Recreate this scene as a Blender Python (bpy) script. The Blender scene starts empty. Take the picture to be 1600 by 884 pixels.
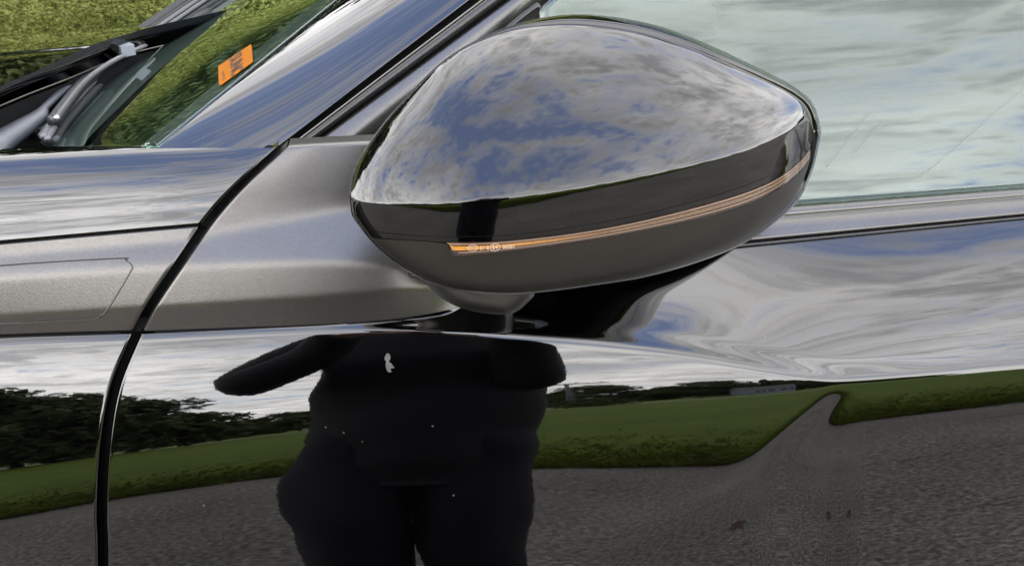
import bpy, math, random
import numpy as np
from mathutils import Vector, Matrix
random.seed(7); rng = np.random.default_rng(7)
R = math.radians
sc = bpy.context.scene
COL = sc.collection

# ------------------------------------------------------------------ camera
FPX = 1700.0                       # focal length in photo pixels (photo 1600 x 884)
CAM = np.array([0.0, -0.72, 1.354])
YAW, PITCH, ROLL = R(5.0), R(-28.0), R(1.0)
fw = np.array([math.sin(YAW)*math.cos(PITCH), math.cos(YAW)*math.cos(PITCH), math.sin(PITCH)])
rt = np.array([math.cos(YAW), -math.sin(YAW), 0.0])
up = np.cross(rt, fw)
rt, up = rt*math.cos(ROLL)-up*math.sin(ROLL), up*math.cos(ROLL)+rt*math.sin(ROLL)
cd = bpy.data.cameras.new('camera'); cam = bpy.data.objects.new('camera', cd); COL.objects.link(cam)
cd.sensor_fit = 'HORIZONTAL'; cd.sensor_width = 36.0; cd.lens = FPX/1600*36.0
cd.clip_start = 0.01; cd.clip_end = 3000
cam.matrix_world = Matrix(((rt[0], up[0], -fw[0], CAM[0]), (rt[1], up[1], -fw[1], CAM[1]), (rt[2], up[2], -fw[2], CAM[2]), (0, 0, 0, 1)))
sc.camera = cam

# ------------------------------------------------------------------ sky, sun, exposure
SUN_EL, SUN_AZ = R(9), R(228)           # azimuth from +Y towards +X: low behind the added tree clump at the photographer's back
sundir = (math.sin(SUN_AZ)*math.cos(SUN_EL), math.cos(SUN_AZ)*math.cos(SUN_EL), math.sin(SUN_EL))
world = bpy.data.worlds.new('World'); sc.world = world; world.use_nodes = True
wt = world.node_tree; wt.nodes.clear()
class NT:
    def __init__(s, tree): s.t = tree
    def n(s, typ, **kw):
        nd = s.t.nodes.new(typ)
        for k, v in kw.items():
            if k.startswith('i_'):
                nd.inputs[k[2:].replace('_', ' ')].default_value = v
            else: setattr(nd, k, v)
        return nd
    def l(s, a, b): s.t.links.new(a, b)
    def val(s, sock, v):
        if isinstance(v, (int, float)): sock.default_value = v
        elif isinstance(v, (tuple, list)): sock.default_value = v
        else: s.l(v, sock)
    def m(s, op, a, b=0.0, c=0.0, clamp=False):
        nd = s.n('ShaderNodeMath', operation=op, use_clamp=clamp)
        s.val(nd.inputs[0], a); s.val(nd.inputs[1], b); s.val(nd.inputs[2], c)
        return nd.outputs[0]
    def vm(s, op, a, b=(0, 0, 0)):
        nd = s.n('ShaderNodeVectorMath', operation=op)
        s.val(nd.inputs[0], a)
        if op == 'SCALE': s.val(nd.inputs['Scale'], b)
        else: s.val(nd.inputs[1], b)
        return nd.outputs['Value'] if op in ('DOT_PRODUCT', 'LENGTH') else nd.outputs[0]
    def noise(s, vec, scale, detail=4.0, rough=0.55, dist=0.0, lac=2.0):
        nd = s.n('ShaderNodeTexNoise'); s.l(vec, nd.inputs['Vector'])
        nd.inputs['Scale'].default_value = scale; nd.inputs['Detail'].default_value = detail
        nd.inputs['Roughness'].default_value = rough; nd.inputs['Distortion'].default_value = dist
        nd.inputs['Lacunarity'].default_value = lac
        return nd.outputs['Fac']
    def ss(s, x, a, b):
        nd = s.n('ShaderNodeMapRange', interpolation_type='SMOOTHSTEP')
        s.val(nd.inputs[0], x); nd.inputs[1].default_value = a; nd.inputs[2].default_value = b
        return nd.outputs[0]
    def mix(s, f, a, b, blend='MIX'):
        nd = s.n('ShaderNodeMix', data_type='RGBA', blend_type=blend)
        s.val(nd.inputs[0], f)
        for sk, v in ((nd.inputs[6], a), (nd.inputs[7], b)):
            if isinstance(v, (tuple, list)) and len(v) == 3: v = (*v, 1)
            s.val(sk, v)
        return nd.outputs[2]
    def ramp(s, f, stops):
        nd = s.n('ShaderNodeValToRGB'); s.l(f, nd.inputs[0]); cr = nd.color_ramp
        while len(cr.elements) < len(stops): cr.elements.new(0.5)
        for e, (p, c) in zip(cr.elements, stops): e.position = p; e.color = (*c, 1) if len(c) == 3 else c
        return nd.outputs[0]
W = NT(wt)
tc = W.n('ShaderNodeTexCoord'); D = tc.outputs['Generated']
sky = W.n('ShaderNodeTexSky', sky_type='NISHITA', sun_disc=False)
sky.sun_elevation = SUN_EL; sky.sun_rotation = SUN_AZ; sky.altitude = 50; sky.air_density = 1.0; sky.dust_density = 0.6; sky.ozone_density = 2.0
sep = W.n('ShaderNodeSeparateXYZ'); W.l(D, sep.inputs[0])
dz = W.m('MAXIMUM', sep.outputs[2], 0.0)
inv = W.m('DIVIDE', 1.0, W.m('ADD', dz, 0.13))
pl = W.vm('SCALE', D, inv)
cmb = W.n('ShaderNodeMapping'); W.l(pl, cmb.inputs[0]); cmb.inputs['Rotation'].default_value = (0, 0, R(-24)); cmb.inputs['Scale'].default_value = (0.75, 1.15, 0.0); cmb.inputs['Location'].default_value = (0.6, -6.1, 0)
v1 = cmb.outputs[0]
big = W.noise(v1, 0.8, 3.0, 0.5, 0.4)
mid = W.noise(v1, 3.4, 8.0, 0.68, 0.5)
fine = W.noise(v1, 13.0, 5.0, 0.62, 0.8)
dens = W.m('ADD', W.m('MULTIPLY', big, 0.46), W.m('ADD', W.m('MULTIPLY', mid, 0.42), W.m('MULTIPLY', fine, 0.26)))
dens = W.m('ADD', dens, W.m('SUBTRACT', W.m('MULTIPLY', 0.085, W.m('POWER', 2.718, W.m('MULTIPLY', dz, -2.5))), 0.020))      # cover closes towards the horizon
cov = W.ss(dens, 0.475, 0.60)
thick = W.ss(W.m('ADD', W.m('MULTIPLY', fine, 0.30), W.m('ADD', W.m('MULTIPLY', mid, 0.42), W.m('MULTIPLY', W.noise(v1, 1.5, 5.0, 0.6, 0.5), 0.28))), 0.41, 0.59)
ccol = W.mix(thick, (16.5, 16.1, 15.6), (6.4, 6.4, 6.7))
sund = W.m('MAXIMUM', W.vm('DOT_PRODUCT', D, sundir), 0.0)
glow = W.m('ADD', 0.85, W.m('MULTIPLY', W.m('POWER', sund, 5.0), 0.75))
ccol = W.vm('SCALE', ccol, W.m('MULTIPLY', glow, W.m('ADD', 0.66, W.m('MULTIPLY', 0.68, W.m('POWER', 2.718, W.m('MULTIPLY', dz, -1.8))))))
haze = W.m('POWER', 2.718, W.m('MULTIPLY', dz, -7.0))
skyc = W.mix(W.m('ADD', 0.10, W.m('MULTIPLY', cov, 0.90)), W.vm('ADD', sky.outputs[0], (1.1, 1.7, 3.9)), ccol)
skyc = W.mix(W.m('MULTIPLY', haze, 0.6), skyc, W.vm('SCALE', (15.5, 15.1, 14.3), glow))
bg = W.n('ShaderNodeBackground'); W.l(skyc, bg.inputs[0]); bg.inputs[1].default_value = 0.1
wo = W.n('ShaderNodeOutputWorld'); W.l(bg.outputs[0], wo.inputs[0])
sl = bpy.data.lights.new('sun', 'SUN'); sun = bpy.data.objects.new('sun', sl); COL.objects.link(sun)
sl.energy = 0.5; sl.angle = R(10); sl.color = (1.0, 0.95, 0.87)
sun.rotation_euler = Vector(sundir).to_track_quat('Z', 'Y').to_euler()
sc.view_settings.view_transform = 'Standard'; sc.view_settings.look = 'None'; sc.view_settings.gamma = 1
sc.view_settings.exposure = 3.0; sc.view_settings.use_curve_mapping = False
sc.render.engine = 'CYCLES'
sc.cycles.max_bounces = 8; sc.cycles.glossy_bounces = 5; sc.cycles.transparent_max_bounces = 12

# ------------------------------------------------------------------ pixel <-> place helpers
def ray(px, py):
    px = np.asarray(px, float); py = np.asarray(py, float)
    px, py = np.broadcast_arrays(px, py)
    return fw + ((px-800)/FPX)[..., None]*rt + ((442-py)/FPX)[..., None]*up
def at_y(px, py, y):
    d = ray(px, py); t = (np.asarray(y, float)-CAM[1])/d[..., 1]
    return CAM + d*t[..., None]
def at_z(px, py, z):
    d = ray(px, py); t = (np.asarray(z, float)-CAM[2])/d[..., 2]
    return CAM + d*t[..., None]
def at_plane(px, py, p0, n):
    d = ray(px, py); t = ((np.asarray(p0)-CAM)@n)/(d@n)
    return CAM + d*t[..., None]
def gauss1(a, sig, axis=0):
    r = int(max(1, round(sig*3))); k = np.exp(-0.5*(np.arange(-r, r+1)/sig)**2); k /= k.sum()
    return np.apply_along_axis(lambda v: np.convolve(np.pad(v, r, mode='edge'), k, 'valid'), axis, a)
def sstep(x, a, b):
    t = np.clip((np.asarray(x, float)-a)/(b-a), 0, 1); return t*t*(3-2*t)
def lin(pts, x):
    xs, ys = zip(*pts); return np.interp(x, xs, ys)
def smooth_curve(pts, n, closed=False):
    """Catmull-Rom through pts"""
    P = np.array(pts, float); m = len(P)
    if closed: idx = lambda i: P[i % m]; segs = m
    else: idx = lambda i: P[min(max(i, 0), m-1)]; segs = m-1
    out = []
    for k in range(n):
        u = k/(n if closed else n-1)*segs; i = min(int(u), segs-1); t = u-i
        a, b, c, d = idx(i-1), idx(i), idx(i+1), idx(i+2)
        out.append(0.5*((2*b)+(c-a)*t+(2*a-5*b+4*c-d)*t*t+(3*b-a-3*c+d)*t**3))
    return np.array(out)

# ------------------------------------------------------------------ mesh helpers
def link(o, parent=None):
    COL.objects.link(o)
    if parent is not None: o.parent = parent
    return o
def mesh(name, verts, faces, mat, parent=None, smooth=True, solid=0.0):
    me = bpy.data.meshes.new(name); me.from_pydata([tuple(map(float, v)) for v in verts], [], [tuple(f) for f in faces])
    me.update()
    if mat: me.materials.append(mat)
    if smooth: me.polygons.foreach_set('use_smooth', [True]*len(me.polygons))
    o = bpy.data.objects.new(name, me); link(o, parent)
    if solid:
        md = o.modifiers.new('thickness', 'SOLIDIFY'); md.thickness = solid; md.offset = -1
    return o
def grid_faces(n, m, off=0, wrap=False):
    f = []
    for i in range(n-1):
        for j in range(m if wrap else m-1):
            j2 = (j+1) % m
            f.append((off+i*m+j, off+i*m+j2, off+(i+1)*m+j2, off+(i+1)*m+j))
    return f
def grid(name, P, mat, parent=None, wrap=False, smooth=True, flip=False, solid=0.0):
    n, m = P.shape[:2]; f = grid_faces(n, m, 0, wrap)
    if flip: f = [q[::-1] for q in f]
    return mesh(name, P.reshape(-1, 3), f, mat, parent, smooth, solid)
class MB:
    def __init__(s): s.v = []; s.f = []
    def add(s, V, F):
        o = len(s.v); s.v += [tuple(v) for v in V]; s.f += [tuple(i+o for i in f) for f in F]; return s
    def box(s, c, size, rot=None):
        V = [Vector((sx*size[0]/2, sy*size[1]/2, sz*size[2]/2)) for sx in (-1, 1) for sy in (-1, 1) for sz in (-1, 1)]
        if rot is not None: V = [rot @ v for v in V]
        return s.add([v+Vector(c) for v in V], [(0, 1, 3, 2), (4, 6, 7, 5), (0, 4, 5, 1), (2, 3, 7, 6), (0, 2, 6, 4), (1, 5, 7, 3)])
    def tube(s, pts, rad, n=10, sq=(1, 1), ref=(0, 0, 1), cap=True):
        P = [Vector(p) for p in pts]; k = len(P); V = []
        if not isinstance(rad, (list, tuple, np.ndarray)): rad = [rad]*k
        for i in range(k):
            t = (P[min(i+1, k-1)]-P[max(i-1, 0)]).normalized()
            a = t.cross(Vector(ref)); a = a.normalized() if a.length > 1e-5 else t.orthogonal().normalized()
            b = a.cross(t)
            for j in range(n):
                th = 2*math.pi*j/n; V.append(P[i]+a*math.cos(th)*rad[i]*sq[0]+b*math.sin(th)*rad[i]*sq[1])
        F = grid_faces(k, n, 0, True)
        if cap: F += [tuple(range(n))[::-1], tuple((k-1)*n+j for j in range(n))]
        return s.add(V, F)
    def build(s, name, mat, parent=None, smooth=True): return mesh(name, s.v, s.f, mat, parent, smooth)
def tag(o, label=None, cat=None, group=None, kind=None):
    if label: o['label'] = label
    if cat: o['category'] = cat
    if group: o['group'] = group
    if kind: o['kind'] = kind
    return o
def empty(name, loc=(0, 0, 0)):
    o = bpy.data.objects.new(name, None); o.location = loc; o.empty_display_size = 0.1; return link(o)
def autosharp(o, deg=35):
    bpy.context.view_layer.objects.active = o
    me = o.data
    for p in me.polygons: p.use_smooth = True
    me.set_sharp_from_angle(angle=R(deg)); return o

# ------------------------------------------------------------------ materials
def material(name):
    m = bpy.data.materials.new(name); m.use_nodes = True; t = NT(m.node_tree)
    b = m.node_tree.nodes['Principled BSDF']; return m, t, b
def coords(t): return t.n('ShaderNodeTexCoord').outputs['Object']
def bump(t, h, strength, dist=0.001):
    nd = t.n('ShaderNodeBump'); nd.inputs['Strength'].default_value = strength; nd.inputs['Distance'].default_value = dist
    t.l(h, nd.inputs['Height']); return nd.outputs[0]
def simple(name, col, rough=0.5, metal=0.0, spec=0.5, noise=0.0, nscale=40.0):
    m, t, b = material(name); b.inputs['Roughness'].default_value = rough; b.inputs['Metallic'].default_value = metal
    b.inputs['Specular IOR Level'].default_value = spec
    if noise:
        f = t.noise(coords(t), nscale, 5.0, 0.6)
        c = t.ramp(f, [(0.25, tuple(x*(1-noise) for x in col)), (0.75, tuple(x*(1+noise) for x in col))])
        t.l(c, b.inputs['Base Color'])
    else: b.inputs['Base Color'].default_value = (*col, 1)
    return m
def mk_paint(name, orange=0.0006, ior=1.6, r0=0.012, r1=0.035):
    m, t, b = material(name)
    c = coords(t)
    d = t.ss(t.noise(c, 420.0, 3.0, 0.6), 0.70, 0.76)                    # specks of dust
    big = t.ss(t.noise(c, 9.0, 4.0, 0.6), 0.35, 0.75)
    vo = t.n('ShaderNodeTexVoronoi'); vo.inputs['Scale'].default_value = 75.0; t.l(c, vo.inputs['Vector'])
    sc_ = t.n('ShaderNodeSeparateColor'); t.l(vo.outputs['Color'], sc_.inputs[0])
    dot = t.m('MULTIPLY', t.m('LESS_THAN', vo.outputs['Distance'], t.m('MULTIPLY', sc_.outputs[1], 0.075)), t.m('GREATER_THAN', sc_.outputs[0], 0.72))
    col = t.mix(t.m('MULTIPLY', d, t.m('MULTIPLY', big, 0.6)), (0.0002, 0.0002, 0.0003), (0.03, 0.029, 0.027))
    col = t.mix(dot, col, (0.035, 0.034, 0.032))
    t.l(col, b.inputs['Base Color'])
    b.inputs['Roughness'].default_value = 0.4; b.inputs['Specular IOR Level'].default_value = 0.0
    b.inputs['Coat Weight'].default_value = 1.0; b.inputs['Coat IOR'].default_value = ior
    rr = t.n('ShaderNodeMapRange'); t.l(t.noise(c, 30.0, 5.0, 0.65), rr.inputs[0]); rr.inputs[1].default_value = 0.3; rr.inputs[2].default_value = 0.8; rr.inputs[3].default_value = r0; rr.inputs[4].default_value = r1
    t.l(rr.outputs[0], b.inputs['Coat Roughness'])
    bn = bump(t, t.noise(c, 190.0, 2.0, 0.5), orange, 0.01)
    t.l(bn, b.inputs['Coat Normal'])
    return m
M = {}
M['paint'] = mk_paint('gloss_black_paint', 0.0008)
M['cap'] = mk_paint('gloss_black_mirror_paint', 0.002, 1.5, 0.03, 0.085)
def mk_satin(name, col, rough):
    m, t, b = material(name); c = coords(t)
    fl = t.noise(c, 800.0, 2.0, 0.7); bl = t.noise(c, 14.0, 4.0, 0.6)
    k = t.m('ADD', 0.56, t.m('ADD', t.m('MULTIPLY', fl, 0.62), t.m('MULTIPLY', bl, 0.25)))
    t.l(t.vm('SCALE', (*col,), k), b.inputs['Base Color'])
    b.inputs['Metallic'].default_value = 0.85; b.inputs['Roughness'].default_value = rough
    b.inputs['Specular IOR Level'].default_value = 0.4
    t.l(bump(t, fl, 0.05, 0.002), b.inputs['Normal'])
    return m
M['satin'] = mk_satin('satin_graphite_paint', (0.082, 0.078, 0.073), 0.28)
M['satin_dark'] = mk_satin('satin_dark_shell', (0.045, 0.0425, 0.037), 0.36)
M['rubber'] = simple('black_rubber', (0.012, 0.012, 0.013), 0.45, noise=0.2)
M['void'] = simple('black_gap', (0.004, 0.004, 0.004), 0.8, spec=0.1)
M['plastic'] = simple('black_plastic', (0.016, 0.017, 0.018), 0.42, noise=0.3, nscale=120)
M['wiper'] = simple('grey_wiper_paint', (0.030, 0.034, 0.040), 0.38, noise=0.15, nscale=80)
M['chrome_edge'] = simple('bright_edge', (0.12, 0.112, 0.095), 0.3, metal=1.0)
M['interior'] = simple('dark_interior', (0.010, 0.011, 0.011), 0.7, noise=0.3, nscale=30)
M['dash'] = simple('dashboard_vinyl', (0.016, 0.018, 0.018), 0.6, noise=0.3, nscale=90)

def mk_glass(name, tint, rough=0.0):
    m = bpy.data.materials.new(name); m.use_nodes = True; t = NT(m.node_tree); m.node_tree.nodes.clear()
    out = t.n('ShaderNodeOutputMaterial'); tr = t.n('ShaderNodeBsdfTransparent'); tr.inputs[0].default_value = (*tint, 1)
    gl = t.n('ShaderNodeBsdfGlossy'); gl.inputs['Roughness'].default_value = rough; gl.inputs[0].default_value = (0.96, 1.0, 0.985, 1)
    fr = t.n('ShaderNodeFresnel'); ge = t.n('ShaderNodeNewGeometry')
    t.l(t.m('ADD', 1.52, t.m('MULTIPLY', ge.outputs['Backfacing'], 1/1.52-1.52)), fr.inputs[0])      # thin sheet: same reflectance from either side
    mx = t.n('ShaderNodeMixShader'); t.l(fr.outputs[0], mx.inputs[0]); t.l(tr.outputs[0], mx.inputs[1]); t.l(gl.outputs[0], mx.inputs[2])
    t.l(mx.outputs[0], out.inputs[0]); return m
M['glass'] = mk_glass('side_window_glass', (0.72, 0.80, 0.76))
M['windscreen'] = mk_glass('windscreen_glass', (0.70, 0.84, 0.78))

# ================================================================== SETTING
def mk_asphalt():
    m, t, b = material('asphalt'); c = coords(t)
    n1 = t.noise(c, 58.0, 6.0, 0.8); n2 = t.noise(c, 1.3, 5.0, 0.6); n3 = t.noise(c, 0.25, 3.0, 0.5)
    sp = t.n('ShaderNodeSeparateXYZ'); t.l(c, sp.inputs[0])
    wob_ = t.m('MULTIPLY', t.m('SUBTRACT', t.noise(c, 1.6, 6.0, 0.65), 0.5), 0.7); crack = 0.0
    for y0, w_ in ((-1.62, 0.010), (-1.02, 0.006), (-2.35, 0.007)):
        dist = t.m('ABSOLUTE', t.m('ADD', t.m('ADD', sp.outputs[1], -y0), wob_))
        crack = t.m('MAXIMUM', crack, t.m('SUBTRACT', 1.0, t.ss(dist, w_*0.4, w_)))
    crack = t.m('MULTIPLY', crack, t.ss(t.noise(c, 0.8, 3.0, 0.6), 0.40, 0.56))
    k = t.m('ADD', t.m('MULTIPLY', t.ss(n1, 0.31, 0.71), 0.54), t.m('ADD', t.m('MULTIPLY', n2, 0.35), t.m('MULTIPLY', n3, 0.2)))
    col = t.ramp(k, [(0.30, (0.034, 0.030, 0.025)), (0.58, (0.185, 0.163, 0.135)), (0.90, (0.50, 0.45, 0.385))])
    col = t.mix(t.m('MULTIPLY', crack, 0.85), col, (0.02, 0.019, 0.018))
    t.l(col, b.inputs['Base Color']); b.inputs['Roughness'].default_value = 0.9
    t.l(bump(t, n1, 0.6, 0.01), b.inputs['Normal']); return m
def mk_grass(name, ca, cb, cc):
    m, t, b = material(name); c = coords(t)
    k = t.m('ADD', t.m('MULTIPLY', t.noise(c, 26.0, 7.0, 0.85), 0.4), t.m('ADD', t.m('MULTIPLY', t.noise(c, 0.35, 4.0, 0.6), 0.25), t.m('MULTIPLY', t.noise(c, 2.2, 5.0, 0.7), 0.35)))
    t.l(t.ramp(k, [(0.36, ca), (0.50, cb), (0.66, cc)]), b.inputs['Base Color']); b.inputs['Roughness'].default_value = 0.85
    b.inputs['Specular IOR Level'].default_value = 0.2
    t.l(bump(t, t.noise(c, 40.0, 4.0, 0.8), 0.8, 0.03), b.inputs['Normal']); return m
M['asphalt'] = mk_asphalt()
M['grass'] = mk_grass('grass', (0.042, 0.072, 0.002), (0.105, 0.165, 0.005), (0.21, 0.27, 0.016))
M['bank'] = mk_grass('bank_grass', (0.045, 0.050, 0.010), (0.12, 0.125, 0.028), (0.24, 0.23, 0.07))
M['lane'] = simple('pale_lane', (0.33, 0.32, 0.30), 0.9, noise=0.12, nscale=2.0)
M['bark'] = simple('bark', (0.045, 0.035, 0.026), 0.9, noise=0.4, nscale=12)
def mk_leaf(name, ca, cb):
    m, t, b = material(name); oi = t.n('ShaderNodeObjectInfo'); c = coords(t)
    k = t.noise(c, 0.9, 4.0, 0.7)
    t.l(t.ramp(k, [(0.3, ca), (0.7, cb)]), b.inputs['Base Color']); b.inputs['Roughness'].default_value = 0.6
    b.inputs['Specular IOR Level'].default_value = 0.25; return m
M['leaf'] = mk_leaf('tree_leaf', (0.026, 0.042, 0.011), (0.080, 0.105, 0.028))
M['leaf_bright'] = mk_leaf('ground_cover_leaf', (0.075, 0.095, 0.012), (0.21, 0.22, 0.05))

def plane(name, x0, x1, y0, y1, z, mat, nx=2, ny=2, zf=None):
    X, Y = np.meshgrid(np.linspace(x0, x1, nx), np.linspace(y0, y1, ny))
    Z = np.full_like(X, z) if zf is None else zf(X, Y)
    return tag(grid(name, np.stack([X, Y, Z], -1), mat), kind='structure')
def wob(x, s): return 0.05*np.sin(x*1.7+s)+0.03*np.sin(x*4.1+2*s)+0.02*np.sin(x*9.3+s)
plane('ground', -900, 900, -900, 900, -0.03, M['grass'])
# asphalt lane where the car stands, with an uneven edge towards the lawn
xs = np.linspace(-60, 60, 700)
edge_n = -3.05+wob(xs, 0.3); edge_f = 2.9+wob(xs, 1.9)
A = np.stack([np.stack([xs, edge_n, np.zeros_like(xs)], -1), np.stack([xs, edge_f, np.zeros_like(xs)], -1)])
tag(grid('asphalt_lane', A, M['asphalt']), kind='structure')
def lawn_z(X, Y): return 0.012+0.03*np.clip((-3.0-Y)/1.0, 0, 1)+0.02*np.sin(X*0.9)*np.sin(Y*0.7)*np.clip((-3.0-Y)/3, 0, 1)
ys = -3.05-np.concatenate([np.linspace(0, 1, 14)**1.6*3, 3+np.linspace(0.4, 45, 18)])
LX, LY = np.meshgrid(xs, ys); LY = LY+(wob(LX, 0.3)*np.clip(1-(-3.05-LY)/2, 0, 1))
tag(grid('lawn', np.stack([LX, LY, lawn_z(LX, LY)], -1), M['grass']), kind='structure')
# blades along the ragged verge of the lawn
V, F = [], []
gr_ = np.random.default_rng(11)
for i in range(42000):
    x = gr_.uniform(-7, 8); dy_ = abs(gr_.normal(0, 1))**1.5*0.55; y = -3.0-dy_+float(wob(np.array(x), 0.3)); h_ = gr_.uniform(0.03, 0.085); a_ = gr_.uniform(0, 6.28); w_ = 0.005+0.004*gr_.random()
    lx, ly = gr_.normal(0, .03), gr_.normal(0.01, .03); z0 = float(lawn_z(np.array(x), np.array(y)))-0.004; o_ = len(V)
    V += [(x-math.cos(a_)*w_, y-math.sin(a_)*w_, z0), (x+math.cos(a_)*w_, y+math.sin(a_)*w_, z0), (x+lx, y+ly, z0+h_)]; F.append((o_, o_+1, o_+2))
M['blade'] = mk_grass('grass_blade', (0.035, 0.055, 0.003), (0.11, 0.145, 0.008), (0.26, 0.27, 0.04))
tag(mesh('verge_grass', V, F, M['blade'], smooth=False), 'ragged green grass blades along the edge of the mirrored lawn', 'grass', kind='stuff')
plane('far_road', -300, 300, -58, -51.5, -0.012, M['lane'])
plane('far_path', -300, 300, -40.2, -39.2, 0.10, M['lane'])
# bank on the far side of the car
def bank_z(X, Y):
    t = np.clip((Y-2.9)/7.5, 0, 1); return 0.01+4.0*(t**0.9)*(0.93+0.07*np.sin(X*0.35)) + 0.04*np.sin(X*2.1)*np.sin(Y*1.9)*t
BX, BY = np.meshgrid(np.linspace(-45, 45, 160), np.concatenate([np.linspace(2.9, 11, 50), np.linspace(12, 60, 8)]))
BY = BY+wob(BX, 1.9)*np.clip(1-(BY-2.9)/2, 0, 1)
tag(grid('grass_bank', np.stack([BX, BY, bank_z(BX, BY)], -1), M['bank']), kind='structure')

def leaf_cloud(mb_pts, size, jit, r):
    """leaf-shaped quads, two triangles each with a fold"""
    V = []; F = []
    for p in mb_pts:
        s = size*(0.6+0.8*r.random())
        a = Vector((r.normal(), r.normal(), r.normal())).normalized(); b = a.cross(Vector((r.normal(), r.normal(), r.normal()))).normalized(); c = a.cross(b)
        p = Vector(p); o = len(V)
        V += [p-a*s, p-b*s*0.5+c*s*0.15, p+a*s, p+b*s*0.5+c*s*0.15]; F += [(o, o+1, o+2), (o, o+2, o+3)]
    return V, F
# leafy ground cover along the foot of the bank (seen over the bonnet)
pts = []
for i in range(110000):
    x = rng.uniform(-3.2, 0.4); y = rng.uniform(3.0, 4.9)
    h = 0.10+0.10*math.sin(x*3.1)*math.sin(y*2.3)
    if rng.random() < 0.35*abs(math.sin(x*1.3+y)): continue
    pts.append((x, y, float(bank_z(np.array(x), np.array(y)))+rng.uniform(0.0, 0.14)+max(0, h)))
V, F = leaf_cloud(pts, 0.0135, 0, rng)
tag(mesh('ground_cover', V, F, M['leaf_bright'], smooth=False), 'bright green leafy ground cover growing at the foot of the bank', 'plants', kind='stuff')

def tree_proto(h, w, n, seed, leaf, trunk_h=0.3):
    r = np.random.default_rng(seed)
    mb = MB(); lean = r.normal(0, 0.04, 2)
    mb.tube([(0, 0, -0.1), (lean[0]*h*0.3, lean[1]*h*0.3, h*0.3), (lean[0]*h, lean[1]*h, h*0.75)], [h*0.028, h*0.02, h*0.006], 8)
    cl = []
    for k in range(22):
        a = r.uniform(0, 2*math.pi); zz = r.uniform(trunk_h, 0.95); rad = w*math.sin(math.pi*min(1, (zz-trunk_h+0.12)/(1.12-trunk_h)))**0.7*r.uniform(0.35, 0.9)
        c = np.array([math.cos(a)*rad, math.sin(a)*rad, zz*h]); cl.append((c, w*r.uniform(0.22, 0.42)))
        mb.tube([(lean[0]*zz*h*.6, lean[1]*zz*h*.6, zz*h*0.6), tuple(c*np.array([.6, .6, 1])*np.array([1, 1, .9])), tuple(c)], [h*0.008, h*0.005, h*0.002], 5)
    P = []
    for i in range(n):
        c, s = cl[r.integers(len(cl))]; v = r.normal(size=3); v /= np.linalg.norm(v)
        P.append(c+v*s*(r.random()**0.4)*np.array([1, 1, 0.75]))
    V, F = leaf_cloud(P, leaf, 0, r)
    me_t = bpy.data.meshes.new('trunk'); me_t.from_pydata([tuple(v) for v in mb.v], [], mb.f); me_t.materials.append(M['bark'])
    me_c = bpy.data.meshes.new('crown'); me_c.from_pydata([tuple(v) for v in V], [], F); me_c.materials.append(M['leaf'])
    return me_t, me_c
protos = [tree_proto(9, 3.6, 6500, 1, 0.24, 0.12), tree_proto(8, 4.4, 6500, 2, 0.26, 0.08), tree_proto(10, 4.0, 6500, 3, 0.26, 0.1), tree_proto(7, 4.2, 5200, 4, 0.24, 0.12)]
def tree(x, y, z, k, s, rz, label, group):
    o = empty('leafy_tree', (x, y, z)); o.scale = (s, s, s); o.rotation_euler[2] = rz
    tag(o, label, 'tree', group)
    for nm, me in zip(('trunk', 'crown'), protos[k]):
        c = bpy.data.objects.new(nm, me); link(c, o)
    return o
def refl_x(px, D): return (px-651)/FPX*1.13*D     # sideways place of something reflected in the door at column px
# trees behind the photographer, mirrored in the wing and the door
ORD = ['first', 'second', 'third', 'fourth', 'fifth', 'sixth', 'seventh', 'eighth', 'ninth', 'tenth', 'eleventh', 'twelfth', 'thirteenth', 'fourteenth', 'fifteenth', 'sixteenth', 'seventeenth', 'eighteenth', 'nineteenth', 'twentieth']
ORD += ['twenty-'+w for w in ORD[:9]]+['thirtieth']
near = [(60, 40, 1, 1.15), (185, 44, 2, 0.92), (265, 46, 1, 1.10), (325, 50, 3, 1.12), (-60, 36, 0, 1.25), (-190, 42, 2, 1.2), (-330, 45, 1, 1.3)]
near.sort()
for i, (px, D, k, s) in enumerate(near):
    tree(refl_x(px, D), -D, 0, k, s*1.25, i*1.3, f'dark rounded tree, {ORD[i]} from the left of those mirrored in the front wing', 'trees mirrored in the front wing')
for i, (dx, dy, k) in enumerate([(-31, -28, 1), (-36, -26, 3), (-29, -34, 2), (-40, -36, 1), (-36, -42, 3)]):  # added trees, clumped in line with the sun to block its disc
    tree(dx, dy, 0, k, 1.75, i*2.0, f'{ORD[i]} of the added tall trees clumped to block the sun beyond the front wing', 'added clump of sun-blocking trees')
far_px = list(range(360, 1400, 36))
for i, px in enumerate(far_px):
    D = 118+14*math.sin(i*2.3); s = 1.15+0.25*math.sin(i*1.7+0.6)+0.1*math.sin(i*4.1)
    tree(refl_x(px, D), -D, -0.1, 3 if i % 2 else 1, s, i*0.9, f'small dark tree, {ORD[i]} from the left in the far tree line mirrored in the door', 'far tree line mirrored in the door')
for i in range(16):
    a = R(-80+i*9) if i < 8 else R(28+(i-8)*8)
    x, y = math.sin(a)*130, -math.cos(a)*130
    if -60 < x < 75: continue
    tree(x, y, -0.1, i % 4, 1.1, i, f'{ORD[i]} of the scattered far trees beyond the lawn, counted from the left', 'far trees beside the lawn')
# trees on the bank behind the car
for i, (x, y, k, s) in enumerate(sorted([(-9, 13, 3, 1.0), (-4.5, 14, 1, 1.0), (0.5, 13, 3, 1.05), (5.0, 13.5, 0, 1.0), (-14, 14, 1, 1.1), (10, 14, 2, 1.05), (-20, 15, 3, 1.1)])):
    tree(x, y, 3.9, k, s*0.9, i*1.1, f'dark tree on the grass bank behind the car, {ORD[i]} from the left', 'trees on the bank behind the car')

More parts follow.
